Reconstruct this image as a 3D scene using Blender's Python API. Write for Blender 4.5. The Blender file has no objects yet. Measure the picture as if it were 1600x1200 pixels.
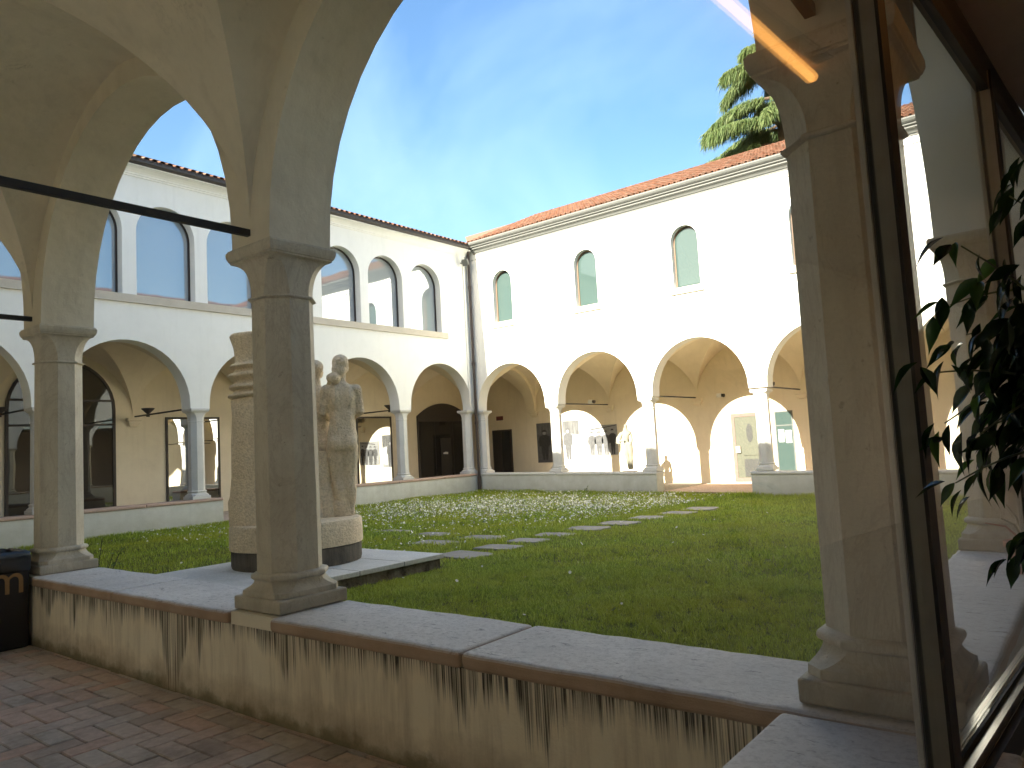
import bpy, bmesh, math, random
import numpy as np
from mathutils import Vector, Matrix
R = random.Random(7)
NP = np.random.default_rng(11)
S = bpy.context.scene
COL = S.collection

# ------------------------------------------------------------------ camera, sky, sun, exposure
def make_camera():
    f, h, p, r = 1161.75, math.radians(38.474), math.radians(4.842), math.radians(-3.154)
    fwd = Vector((-math.sin(h)*math.cos(p), math.cos(h)*math.cos(p), math.sin(p)))
    right = Vector((math.cos(h), math.sin(h), 0))
    up = right.cross(fwd)
    c, s = math.cos(r), math.sin(r)
    ix = c*right + s*up
    iy = -s*right + c*up
    m = Matrix((ix, iy, -fwd)).transposed().to_4x4()
    m.translation = Vector((0, 0, 1.62))
    cd = bpy.data.cameras.new('camera'); cam = bpy.data.objects.new('camera', cd)
    COL.objects.link(cam); cam.matrix_world = m
    cd.sensor_fit = 'HORIZONTAL'; cd.sensor_width = 36.0; cd.lens = 36.0*f/1600.0
    cd.clip_start = 0.02; cd.clip_end = 3000
    S.camera = cam
make_camera()

SUN_EL, SUN_W = math.radians(24.0), math.radians(1.6)     # elevation, degrees west of south
def make_light():
    w = bpy.data.worlds.new('World'); S.world = w; w.use_nodes = True
    nt = w.node_tree; N = nt.nodes; L = nt.links
    for n in list(N): N.remove(n)
    out = N.new('ShaderNodeOutputWorld'); bg = N.new('ShaderNodeBackground')
    sky = N.new('ShaderNodeTexSky'); sky.sky_type = 'NISHITA'; sky.sun_disc = False
    sky.sun_elevation = SUN_EL; sky.sun_rotation = math.pi + SUN_W
    sky.air_density = 1.0; sky.dust_density = 2.5; sky.ozone_density = 1.5
    bg.inputs['Strength'].default_value = 0.05
    # thin wispy cloud veil over the sky
    tc = N.new('ShaderNodeTexCoord'); mp = N.new('ShaderNodeMapping')
    mp.inputs['Rotation'].default_value = (0.35, 0.5, 0.9); mp.inputs['Scale'].default_value = (1.0, 3.2, 2.2)
    no = N.new('ShaderNodeTexNoise'); no.inputs['Scale'].default_value = 1.7; no.inputs['Detail'].default_value = 9; no.inputs['Roughness'].default_value = 0.58
    no.inputs['Distortion'].default_value = 0.5
    rp = N.new('ShaderNodeValToRGB'); rp.color_ramp.elements[0].position = 0.38; rp.color_ramp.elements[1].position = 0.85
    rp.color_ramp.elements[0].color = (0, 0, 0, 1); rp.color_ramp.elements[1].color = (0.30, 0.30, 0.30, 1)
    mx = N.new('ShaderNodeMixRGB'); mx.inputs['Color2'].default_value = (3.6, 4.8, 6.2, 1)
    hs = N.new('ShaderNodeHueSaturation'); hs.inputs['Saturation'].default_value = 1.2
    L.new(tc.outputs['Generated'], mp.inputs['Vector']); L.new(mp.outputs['Vector'], no.inputs['Vector'])
    L.new(no.outputs['Fac'], rp.inputs['Fac']); L.new(rp.outputs['Color'], mx.inputs['Fac'])
    L.new(sky.outputs['Color'], hs.inputs['Color']); L.new(hs.outputs['Color'], mx.inputs['Color1'])
    L.new(mx.outputs['Color'], bg.inputs['Color']); L.new(bg.outputs['Background'], out.inputs['Surface'])
    sd = bpy.data.lights.new('sun', 'SUN'); sd.energy = 3.2; sd.angle = math.radians(0.55); sd.color = (1.0, 0.94, 0.82)
    so = bpy.data.objects.new('sun', sd); COL.objects.link(so)
    to_sun = Vector((-math.sin(SUN_W)*math.cos(SUN_EL), -math.cos(SUN_W)*math.cos(SUN_EL), math.sin(SUN_EL)))
    so.rotation_euler = to_sun.to_track_quat('Z', 'Y').to_euler(); so.location = (0, -30, 40)
make_light()
S.view_settings.view_transform = 'Standard'; S.view_settings.look = 'None'
S.view_settings.gamma = 1.0; S.view_settings.use_curve_mapping = False
S.view_settings.exposure = 3.0
S.render.engine = 'CYCLES'
S.cycles.use_denoising = True
try: S.cycles.denoiser = 'OPENIMAGEDENOISE'
except Exception: pass
S.cycles.max_bounces = 10; S.cycles.diffuse_bounces = 6; S.cycles.glossy_bounces = 5
S.cycles.transparent_max_bounces = 16; S.cycles.transmission_bounces = 4
S.cycles.caustics_reflective = False; S.cycles.caustics_refractive = False
S.cycles.sample_clamp_indirect = 8.0

# ------------------------------------------------------------------ materials
class G:
    """small node-graph helper"""
    def __init__(s, name):
        s.m = bpy.data.materials.new(name); s.m.use_nodes = True
        s.t = s.m.node_tree; s.N = s.t.nodes; s.L = s.t.links
        for n in list(s.N): s.N.remove(n)
        s.out = s.N.new('ShaderNodeOutputMaterial')
        s.tc = s.N.new('ShaderNodeTexCoord'); s.geo = s.N.new('ShaderNodeNewGeometry')
    def put(s, sock, v):
        if isinstance(v, bpy.types.NodeSocket): s.L.new(v, sock)
        elif isinstance(v, (tuple, list)): sock.default_value = tuple(v) if len(sock.default_value) == len(v) else tuple(v)+(1,)
        else: sock.default_value = v
    def noise(s, scale, detail=4, rough=.55, vec=None, dist=0):
        n = s.N.new('ShaderNodeTexNoise'); n.inputs['Scale'].default_value = scale
        n.inputs['Detail'].default_value = detail; n.inputs['Roughness'].default_value = rough; n.inputs['Distortion'].default_value = dist
        s.L.new(vec if vec is not None else s.geo.outputs['Position'], n.inputs['Vector']); return n.outputs['Fac']
    def stretch(s, sx, sy, sz, off=(0, 0, 0)):
        m = s.N.new('ShaderNodeMapping'); m.inputs['Scale'].default_value = (sx, sy, sz); m.inputs['Location'].default_value = off
        s.L.new(s.geo.outputs['Position'], m.inputs['Vector']); return m.outputs['Vector']
    def voro(s, scale, vec=None, feature='F1'):
        n = s.N.new('ShaderNodeTexVoronoi'); n.inputs['Scale'].default_value = scale; n.feature = feature
        s.L.new(vec if vec is not None else s.geo.outputs['Position'], n.inputs['Vector']); return n.outputs['Distance']
    def ramp(s, fac, *stops):
        n = s.N.new('ShaderNodeValToRGB'); e = n.color_ramp.elements
        while len(e) < len(stops): e.new(.5)
        for k, (p, c) in enumerate(stops):
            e[k].position = p; e[k].color = (c, c, c, 1) if not isinstance(c, (tuple, list)) else tuple(c)+(1,)
        s.put(n.inputs['Fac'], fac); return n.outputs['Color']
    def mix(s, fac, a, b, mode='MIX'):
        n = s.N.new('ShaderNodeMixRGB'); n.blend_type = mode
        s.put(n.inputs['Fac'], fac); s.put(n.inputs['Color1'], a); s.put(n.inputs['Color2'], b); return n.outputs['Color']
    def math(s, op, a, b=0.0, clamp=False):
        n = s.N.new('ShaderNodeMath'); n.operation = op; n.use_clamp = clamp
        s.put(n.inputs[0], a); s.put(n.inputs[1], b); return n.outputs['Value']
    def xyz(s):
        n = s.N.new('ShaderNodeSeparateXYZ'); s.L.new(s.geo.outputs['Position'], n.inputs[0]); return n.outputs
    def objrand(s):
        return s.N.new('ShaderNodeObjectInfo').outputs['Random']
    def island(s): return s.geo.outputs['Random Per Island']
    def bump(s, h, strength=.3, dist=.01):
        n = s.N.new('ShaderNodeBump'); n.inputs['Strength'].default_value = strength; n.inputs['Distance'].default_value = dist
        s.put(n.inputs['Height'], h); return n.outputs['Normal']
    def bsdf(s, col, rough=.8, normal=None, metal=0.0, spec=.3, **kw):
        n = s.N.new('ShaderNodeBsdfPrincipled')
        s.put(n.inputs['Base Color'], col); s.put(n.inputs['Roughness'], rough); n.inputs['Metallic'].default_value = metal
        n.inputs['Specular IOR Level'].default_value = spec
        if normal is not None: s.L.new(normal, n.inputs['Normal'])
        for k, v in kw.items(): s.put(n.inputs[k.replace('_', ' ')], v)
        return n.outputs['BSDF']
    def done(s, shader):
        s.L.new(shader, s.out.inputs['Surface']); return s.m

def plaster(name, base, stain, amount=.35, bump=.25, damp=None, scale=1.0, wave=.5):
    g = G(name)
    big = g.ramp(g.noise(.55*scale, 6, .65, dist=.6), (.38, 0), (.70, 1))
    mid = g.ramp(g.noise(3.1*scale, 7, .72, dist=.4), (.45, 0), (.72, 1))
    col = g.mix(g.math('MULTIPLY', big, amount), base, stain)
    col = g.mix(g.math('MULTIPLY', mid, amount*.7), col, tuple(c*.82 for c in base))
    run = g.ramp(g.noise(1, 5, .7, g.stretch(6, 6, .35)), (.52, 0), (.78, 1))            # faint rain runs
    col = g.mix(g.math('MULTIPLY', run, amount*.55), col, tuple(c*.78 for c in stain))
    spots = g.ramp(g.noise(11, 4, .75), (.66, 0), (.74, 1))                                # small flaked spots
    col = g.mix(g.math('MULTIPLY', spots, amount*.6), col, tuple(c*.72 for c in stain))
    cr = g.noise(.9, 7, .72, dist=1.6)
    ck = g.math('MULTIPLY', g.ramp(cr, (.494, 0), (.5, 1), (.506, 0)), g.ramp(g.noise(.7, 3, .6), (.58, 0), (.68, 1)))
    col = g.mix(g.math('MULTIPLY', ck, .35*amount*1.6, True), col, tuple(c*.5 for c in stain))
    if damp:   # rising damp and splash dirt near the foot of the wall, broken up by noise
        z0, z1, dc, k = damp
        z = g.xyz()['Z']
        t = g.math('DIVIDE', g.math('SUBTRACT', z, z0), z1-z0)
        t = g.math('ADD', t, g.math('MULTIPLY', g.math('SUBTRACT', g.noise(2.3, 6, .7), .5), 1.6))
        col = g.mix(g.ramp(t, (0.0, k), (1.0, 0.0)), col, dc)
    fine = g.noise(70, 3, .6)
    h = g.math('ADD', g.math('ADD', g.math('MULTIPLY', fine, .25), g.noise(9, 4, .6)), g.math('MULTIPLY', g.noise(1.8, 3, .6), 4*wave))
    return g.done(g.bsdf(col, .9, g.bump(h, bump, .016), spec=.15))

M = {}
M['white_plaster'] = plaster('white_plaster', (.82, .815, .77), (.73, .74, .68), .4, .18)
M['foot_plaster'] = plaster('foot_plaster', (.62, .62, .57), (.5, .52, .47), .6, .3, damp=(-.35, .55, (.36, .34, .26), .75))
M['cream_plaster'] = plaster('cream_plaster', (.80, .71, .54), (.68, .59, .43), .55, .25)
M['vault_plaster'] = plaster('vault_plaster', (.82, .74, .58), (.66, .57, .42), .75, .4, wave=1.2)
M['room_plaster'] = plaster('room_plaster', (.42, .33, .25), (.34, .27, .2), .5, .2)

def stone(name, a, b, pits=.0, bump=.3, grain=40, rough=.85, dark=(.06, .05, .045)):
    g = G(name)
    col = g.mix(g.ramp(g.noise(2.2, 6, .62), (.35, 0), (.7, 1)), a, b)
    gr = g.noise(grain, 4, .7)
    col = g.mix(g.ramp(gr, (.42, .0), (.72, .55)), col, tuple(c*.6 for c in b))
    if pits:
        pv = g.noise(1.0, 5, .75, g.stretch(16, 46, 30), .6)
        col = g.mix(g.ramp(pv, (.60, 0), (.72, pits)), col, dark)
    return g.done(g.bsdf(col, rough, g.bump(gr, bump, .01), spec=.25))
def pier():
    g = G('pier_stone')
    col = g.mix(g.ramp(g.noise(2.2, 6, .65, dist=.5), (.35, 0), (.7, 1)), (.72, .66, .53), (.60, .54, .42))
    v = g.noise(1.0, 6, .7, g.stretch(3, 3, 1.1), 2.2)
    col = g.mix(g.ramp(v, (.47, 0), (.50, .45), (.53, 0)), col, (.45, .37, .27))
    col = g.mix(g.ramp(g.noise(1.0, 5, .7, g.stretch(10, 10, .7)), (.5, 0), (.78, .5)), col, (.42, .36, .27))
    gr = g.noise(65, 4, .75); col = g.mix(g.ramp(gr, (.45, 0), (.75, .4)), col, (.45, .40, .31))
    ch = g.noise(13, 4, .75); col = g.mix(g.ramp(ch, (.64, 0), (.70, .6)), col, (.36, .30, .22))
    z = g.xyz()['Z']; t = g.math('ADD', g.math('MULTIPLY', g.math('SUBTRACT', z, .64), 3.2), g.math('MULTIPLY', g.math('SUBTRACT', g.noise(4, 6, .7), .5), 2.0))
    col = g.mix(g.ramp(t, (0, .65), (.9, 0)), col, (.30, .26, .20))
    return g.done(g.bsdf(col, .85, g.bump(g.math('SUBTRACT', gr, g.math('MULTIPLY', g.ramp(ch, (.64, 0), (.72, 1)), 2.0)), .3, .012), spec=.2))
M['pier_stone'] = pier()
M['white_stone'] = stone('white_stone', (.68, .67, .63), (.60, .59, .55), 0, .15, 60)
M['sill_stone'] = stone('sill_stone', (.60, .55, .46), (.52, .47, .38), 0, .15, 50)
def granite():
    g = G('granite')
    col = g.mix(g.ramp(g.noise(2.2, 6, .62), (.35, 0), (.7, 1)), (.86, .72, .52), (.72, .59, .42))
    pits = g.voro(34); gr = g.noise(24, 5, .8)
    col = g.mix(g.ramp(gr, (.46, 0), (.70, .7)), col, (.36, .28, .19))
    z = g.xyz()['Z']
    col = g.mix(g.ramp(g.noise(1.1, 5, .7, g.stretch(3, 3, 1)), (.45, 0), (.75, .5)), col, (.46, .37, .26))
    h = g.math('ADD', gr, g.math('MULTIPLY', pits, .8))
    return g.done(g.bsdf(col, .95, g.bump(h, .7, .02), spec=.1))
M['granite'] = granite()
M['pink_stone'] = stone('pink_stone', (.52, .37, .29), (.45, .33, .26), .2, .2, 50)
M['statue_stone'] = stone('statue_stone', (.25, .24, .185), (.20, .19, .145), 0, .25, 40)
M['path_stone'] = stone('path_stone', (.30, .275, .24), (.24, .215, .19), .3, .5, 30)
M['slab_stone'] = stone('slab_stone', (.66, .64, .60), (.55, .53, .49), .4, .35, 30)

def coping():
    g = G('coping_stone')
    top = g.mix(g.ramp(g.noise(1.7, 6, .65), (.35, 0), (.72, 1)), (.76, .72, .68), (.64, .60, .56))
    gr = g.noise(85, 3, .7)
    top = g.mix(g.ramp(g.noise(38, 4, .8), (.46, 0), (.66, .55)), top, (.36, .32, .29))
    pv = g.noise(1.0, 6, .8, g.stretch(8, 24, 20), 1.0)
    top = g.mix(g.ramp(pv, (.57, 0), (.66, .9)), top, (.14, .13, .12))
    top = g.mix(g.ramp(g.noise(.9, 4, .6), (.45, 0), (.7, .4)), top, (.42, .42, .43))
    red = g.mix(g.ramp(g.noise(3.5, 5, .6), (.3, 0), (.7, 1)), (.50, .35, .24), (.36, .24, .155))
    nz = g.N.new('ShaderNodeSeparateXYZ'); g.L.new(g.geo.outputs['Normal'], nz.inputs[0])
    col = g.mix(g.ramp(nz.outputs['Z'], (.35, 1), (.85, 0)), top, red)  # paler top, browner sides: sky light and shade put into the colour
    return g.done(g.bsdf(col, .8, g.bump(g.math('ADD', gr, g.math('MULTIPLY', pv, 1.3)), .35, .008), spec=.3))
M['coping_stone'] = coping()

def dripped():
    """cream parapet render with black run-off streaks of its own below the coping"""
    g = G('streaked_plaster')
    big = g.ramp(g.noise(1.3, 6, .65), (.3, 0), (.75, 1))
    col = g.mix(big, (.88, .78, .60), (.82, .70, .51))
    col = g.mix(g.math('MULTIPLY', g.ramp(g.noise(1, 6, .7, g.stretch(9, 9, .9)), (.45, 0), (.75, 1)), .55), col, (.34, .24, .15))
    o = g.xyz(); z = o['Z']
    d = g.math('SUBTRACT', .595, z)                                            # depth below the coping
    fine = g.noise(1, 3, .7, g.stretch(95, 95, .5))
    lng = g.ramp(g.noise(1, 3, .6, g.stretch(2.1, 2.1, .2, (3.1, 0, 0))), (.36, .10), (.54, .20), (.70, .75))
    mid = g.noise(1, 2, .6, g.stretch(24, 24, .3))
    reach = g.math('MULTIPLY', lng, g.math('MULTIPLY', g.math('ADD', fine, mid), 1.0))
    t = g.math('SUBTRACT', reach, d)
    m1 = g.ramp(g.math('ADD', g.math('MULTIPLY', t, 5.0), .2), (.15, 0), (.75, 1))
    th = g.ramp(g.math('ADD', fine, g.math('MULTIPLY', mid, .3)), (.55, 0), (.74, 1))
    col = g.mix(g.math('MULTIPLY', g.math('MULTIPLY', m1, th), .97), col, (.03, .024, .017))
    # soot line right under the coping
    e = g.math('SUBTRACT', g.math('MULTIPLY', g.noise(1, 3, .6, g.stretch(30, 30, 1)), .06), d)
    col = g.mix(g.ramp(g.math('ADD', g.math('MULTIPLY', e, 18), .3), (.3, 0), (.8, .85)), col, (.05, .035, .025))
    # grime and moss at the floor
    t2 = g.math('ADD', g.math('MULTIPLY', z, 4.0), g.math('MULTIPLY', g.math('SUBTRACT', g.noise(3, 6, .7), .5), 1.8))
    col = g.mix(g.ramp(t2, (.0, .75), (.9, 0)), col, (.30, .215, .13))
    t3 = g.math('ADD', g.math('MULTIPLY', z, 9.0), g.math('MULTIPLY', g.math('SUBTRACT', g.noise(5, 6, .7), .5), 3.0))
    col = g.mix(g.ramp(t3, (.1, .7), (.8, 0)), col, (.14, .12, .06))
    h = g.math('ADD', g.noise(60, 3, .6), g.noise(8, 5, .6))
    return g.done(g.bsdf(col, .92, g.bump(h, .3, .01), spec=.15))
M['streaked_plaster'] = dripped()

def brick():
    g = G('floor_brick')
    r = g.objrand(); r2 = g.island(); k = g.math('FRACT', g.math('ADD', g.math('MULTIPLY', r, 7.3), r2))
    col = g.ramp(k, (0, (.54, .42, .35)), (.25, (.68, .56, .48)), (.5, (.64, .43, .34)), (.75, (.64, .56, .49)), (1, (.48, .39, .33)))
    col = g.mix(g.ramp(g.noise(14, 5, .7), (.35, 0), (.75, .5)), col, (.26, .20, .155))
    col = g.mix(g.ramp(g.noise(2.0, 5, .7), (.50, 0), (.74, .6)), col, (.15, .125, .09))
    return g.done(g.bsdf(col, .72, g.bump(g.noise(45, 5, .7), .4, .008), spec=.35))
M['floor_brick'] = brick()
def simple(name, c, rough=.6, metal=0, spec=.4, var=.15, scale=12, bump=.08):
    g = G(name); n = g.noise(scale, 4, .6)
    col = g.mix(g.ramp(n, (.35, 0), (.7, 1)), c, tuple(v*(1-var) for v in c))
    return g.done(g.bsdf(col, rough, g.bump(n, bump, .005), metal, spec))
M['mortar'] = simple('mortar', (.16, .13, .10), .95, scale=30)
M['iron'] = simple('iron', (.03, .027, .025), .6, 0, .4)
M['dark_frame'] = simple('dark_frame', (.035, .026, .02), .5)
M['wood_frame'] = simple('wood_frame', (.16, .10, .06), .6)
M['pink_frame'] = simple('pink_frame', (.16, .11, .09), .6)
M['green_panel'] = simple('green_panel', (.085, .088, .06), .5)
M['grey_panel'] = simple('grey_panel', (.045, .045, .04), .5)
M['dark_door'] = simple('dark_door', (.022, .018, .016), .45)
M['zinc'] = simple('zinc', (.13, .135, .125), .6, .1)
M['dark_gutter'] = simple('dark_gutter', (.07, .062, .055), .5)
M['downpipe'] = simple('downpipe', (.055, .04, .035), .45)
M['alu'] = simple('alu', (.66, .63, .56), .5, .1)
M['bright_alu'] = simple('bright_alu', (.62, .6, .55), .25, .8)
M['gasket'] = simple('gasket', (.012, .012, .012), .6)
M['bronze_frame'] = simple('bronze_frame', (.30, .265, .215), .5, .1)
M['brown_frame'] = simple('brown_frame', (.04, .03, .024), .55)
M['black_plastic'] = simple('black_plastic', (.012, .012, .012), .45)
M['bag_plastic'] = simple('bag_plastic', (.015, .015, .016), .22, 0, .6)
M['gold_letter'] = simple('gold_letter', (.32, .17, .06), .5)
M['white_paint'] = simple('white_paint', (.75, .75, .72), .5)
M['terracotta'] = simple('terracotta', (.42, .14, .075), .75)
M['soil'] = simple('soil', (.05, .035, .025), .95, scale=60, bump=.6)
M['stem_green'] = simple('stem_green', (.10, .11, .04), .6)
M['stem_red'] = simple('stem_red', (.35, .06, .04), .6)
M['bark'] = simple('bark', (.13, .09, .06), .9, scale=20, bump=.5, var=.5)
M['ficus_bark'] = simple('ficus_bark', (.20, .17, .13), .8, scale=30)
M['paper'] = simple('paper', (.70, .70, .68), .7)
M['sign_red'] = simple('sign_red', (.16, .03, .02), .5)

def glassy(name, base, fac, rough=.01):
    g = G(name)
    d = g.N.new('ShaderNodeBsdfDiffuse'); g.put(d.inputs['Color'], base)
    gl = g.N.new('ShaderNodeBsdfGlossy'); gl.inputs['Roughness'].default_value = rough; gl.inputs['Color'].default_value = (.86, .88, .88, 1)
    wob = g.bump(g.noise(1.4, 1, .5), .02, .05); g.L.new(wob, gl.inputs['Normal'])
    lw = g.N.new('ShaderNodeLayerWeight'); lw.inputs['Blend'].default_value = .35
    mx = g.N.new('ShaderNodeMixShader'); g.put(mx.inputs['Fac'], g.math('ADD', fac, g.math('MULTIPLY', lw.outputs['Fresnel'], .5), True))
    g.L.new(d.outputs[0], mx.inputs[1]); g.L.new(gl.outputs[0], mx.inputs[2])
    return g.done(mx.outputs[0])
M['upper_glass'] = glassy('upper_glass', (.27, .31, .33), .30)
M['green_glass'] = glassy('green_glass', (.05, .078, .072), .03)
M['dark_glass'] = glassy('dark_glass', (.028, .026, .022), .12)
M['door_glass'] = glassy('door_glass', (.03, .026, .02), .50)
M['black_glass'] = glassy('black_glass', (.012, .011, .010), .02)

def clear_glass():
    g = G('clear_glass')
    tr = g.N.new('ShaderNodeBsdfTransparent'); tr.inputs['Color'].default_value = (.985, .99, .98, 1)
    gl = g.N.new('ShaderNodeBsdfGlossy'); gl.inputs['Roughness'].default_value = .004; gl.inputs['Color'].default_value = (.95, .97, .96, 1)
    lw = g.N.new('ShaderNodeLayerWeight'); lw.inputs['Blend'].default_value = .5
    fr = g.math('ADD', .022, g.math('MULTIPLY', g.math('POWER', lw.outputs['Facing'], 5.0), .85))
    mx = g.N.new('ShaderNodeMixShader'); g.put(mx.inputs['Fac'], fr)
    g.L.new(tr.outputs[0], mx.inputs[1]); g.L.new(gl.outputs[0], mx.inputs[2])
    return g.done(mx.outputs[0])
M['clear_glass'] = clear_glass()

def tile():
    g = G('roof_tile')
    k = g.math('FRACT', g.math('ADD', g.math('MULTIPLY', g.objrand(), 5.7), g.island()))
    col = g.ramp(k, (0, (.12, .05, .028)), (.3, (.19, .09, .056)), (.55, (.145, .062, .035)), (.8, (.22, .13, .09)), (1, (.075, .04, .025)))
    col = g.mix(g.ramp(g.noise(5, 5, .7), (.45, 0), (.75, .7)), col, (.085, .062, .042))
    return g.done(g.bsdf(col, .9, g.bump(g.noise(40, 3, .6), .3, .01), spec=.1))
M['roof_tile'] = tile()

def foliage(name, a, b, c, trans=.35, rough=.5):
    g = G(name)
    col = g.ramp(g.island(), (0, a), (.5, b), (1, c))
    d = g.bsdf(col, rough, spec=.25)
    t = g.N.new('ShaderNodeBsdfTranslucent'); g.put(t.inputs['Color'], g.mix(.5, col, (c[0]*1.3, c[1]*1.4, c[2]*.8)))
    mx = g.N.new('ShaderNodeMixShader'); mx.inputs['Fac'].default_value = trans
    g.L.new(d, mx.inputs[1]); g.L.new(t.outputs[0], mx.inputs[2]); return g.done(mx.outputs[0])
M['cedar'] = foliage('cedar', (.06, .10, .035), (.105, .15, .05), (.165, .205, .08), .4)
def grassmat():
    g = G('grass')
    col = g.ramp(g.island(), (0, (.12, .19, .016)), (.5, (.30, .41, .034)), (1, (.50, .59, .085)))
    patch = g.noise(.5, 5, .65)
    col = g.mix(g.ramp(patch, (.40, 0), (.66, .7)), col, (.44, .44, .04))
    col = g.mix(g.ramp(g.noise(1.9, 4, .65), (.55, 0), (.75, .5)), col, (.10, .135, .016))
    up = g.N.new('ShaderNodeVectorMath'); up.operation = 'ADD'; g.L.new(g.geo.outputs['Normal'], up.inputs[0]); up.inputs[1].default_value = (0, 0, 1.2)
    nn = g.N.new('ShaderNodeVectorMath'); nn.operation = 'NORMALIZE'; g.L.new(up.outputs[0], nn.inputs[0])
    d = g.bsdf(col, .55, nn.outputs[0], spec=.2)
    t = g.N.new('ShaderNodeBsdfTranslucent'); g.put(t.inputs['Color'], col)
    mx = g.N.new('ShaderNodeMixShader'); mx.inputs['Fac'].default_value = .3
    g.L.new(d, mx.inputs[1]); g.L.new(t.outputs[0], mx.inputs[2]); return g.done(mx.outputs[0])
M['grass'] = grassmat()
def lawnmat():
    g = G('lawn')
    col = g.mix(g.ramp(g.noise(9, 6, .7), (.35, 0), (.7, 1)), (.055, .062, .014), (.13, .145, .022))
    col = g.mix(g.ramp(g.noise(.8, 5, .65), (.45, 0), (.7, .6)), col, (.15, .15, .03))
    return g.done(g.bsdf(col, .95, g.bump(g.noise(40, 4, .7), .8, .03), spec=.1))
M['lawn'] = lawnmat()
M['petal'] = simple('petal', (.84, .80, .68), .7)
def leafmat():
    g = G('ficus_leaf')
    r = g.objrand()
    col = g.ramp(r, (0, (.010, .022, .008)), (.6, (.022, .045, .014)), (.88, (.045, .09, .02)), (1, (.10, .20, .03)))
    d = g.bsdf(col, .16, spec=.55)
    t = g.N.new('ShaderNodeBsdfTranslucent'); g.put(t.inputs['Color'], g.mix(.5, col, (.08, .14, .015)))
    mx = g.N.new('ShaderNodeMixShader'); mx.inputs['Fac'].default_value = .14
    g.L.new(d, mx.inputs[1]); g.L.new(t.outputs[0], mx.inputs[2]); return g.done(mx.outputs[0])
M['ficus_leaf'] = leafmat()
M['weed_leaf'] = foliage('weed_leaf', (.07, .13, .02), (.10, .17, .03), (.15, .22, .05))
def grey(name, a, b, sx=1, sz=1):
    g = G(name); col = g.mix(g.ramp(g.noise(1, 6, .7, g.stretch(9*sx, 9, 9*sz)), (.35, 0), (.7, 1)), a, b)
    return g.done(g.bsdf(col, .6, spec=.3))
M['print_light'] = grey('print_light', (.30, .30, .295), (.20, .20, .195))
M['print_mid'] = grey('print_mid', (.10, .10, .10), (.06, .06, .06))
M['print_dark'] = grey('print_dark', (.035, .035, .035), (.018, .018, .018))
M['print_streak'] = grey('print_streak', (.16, .16, .155), (.035, .035, .035), 4, .2)
def lampglow():
    g = G('lamp_glow'); e = g.N.new('ShaderNodeEmission'); e.inputs['Color'].default_value = (1, .42, .09, 1); e.inputs['Strength'].default_value = .5
    return g.done(e.outputs[0])
M['lamp_glow'] = lampglow()

# ------------------------------------------------------------------ object helpers
ORG = {}
def org(o):
    return Vector((0, 0, 0)) if o is None else ORG[o.name]
def put(o, parent, at):
    """link o at world point `at` under parent (parents carry no rotation)"""
    COL.objects.link(o); at = Vector(at)
    if parent is not None: o.parent = parent; o.location = at - org(parent)
    else: o.location = at
    ORG[o.name] = at
    return o
def tag(o, label=None, cat=None, group=None, kind=None):
    if label: o['label'] = label
    if cat: o['category'] = cat
    if group: o['group'] = group
    if kind: o['kind'] = kind
    return o
def thing(name, at, label, cat, group=None):
    return tag(put(bpy.data.objects.new(name, None), None, at), label, cat, group)

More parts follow.
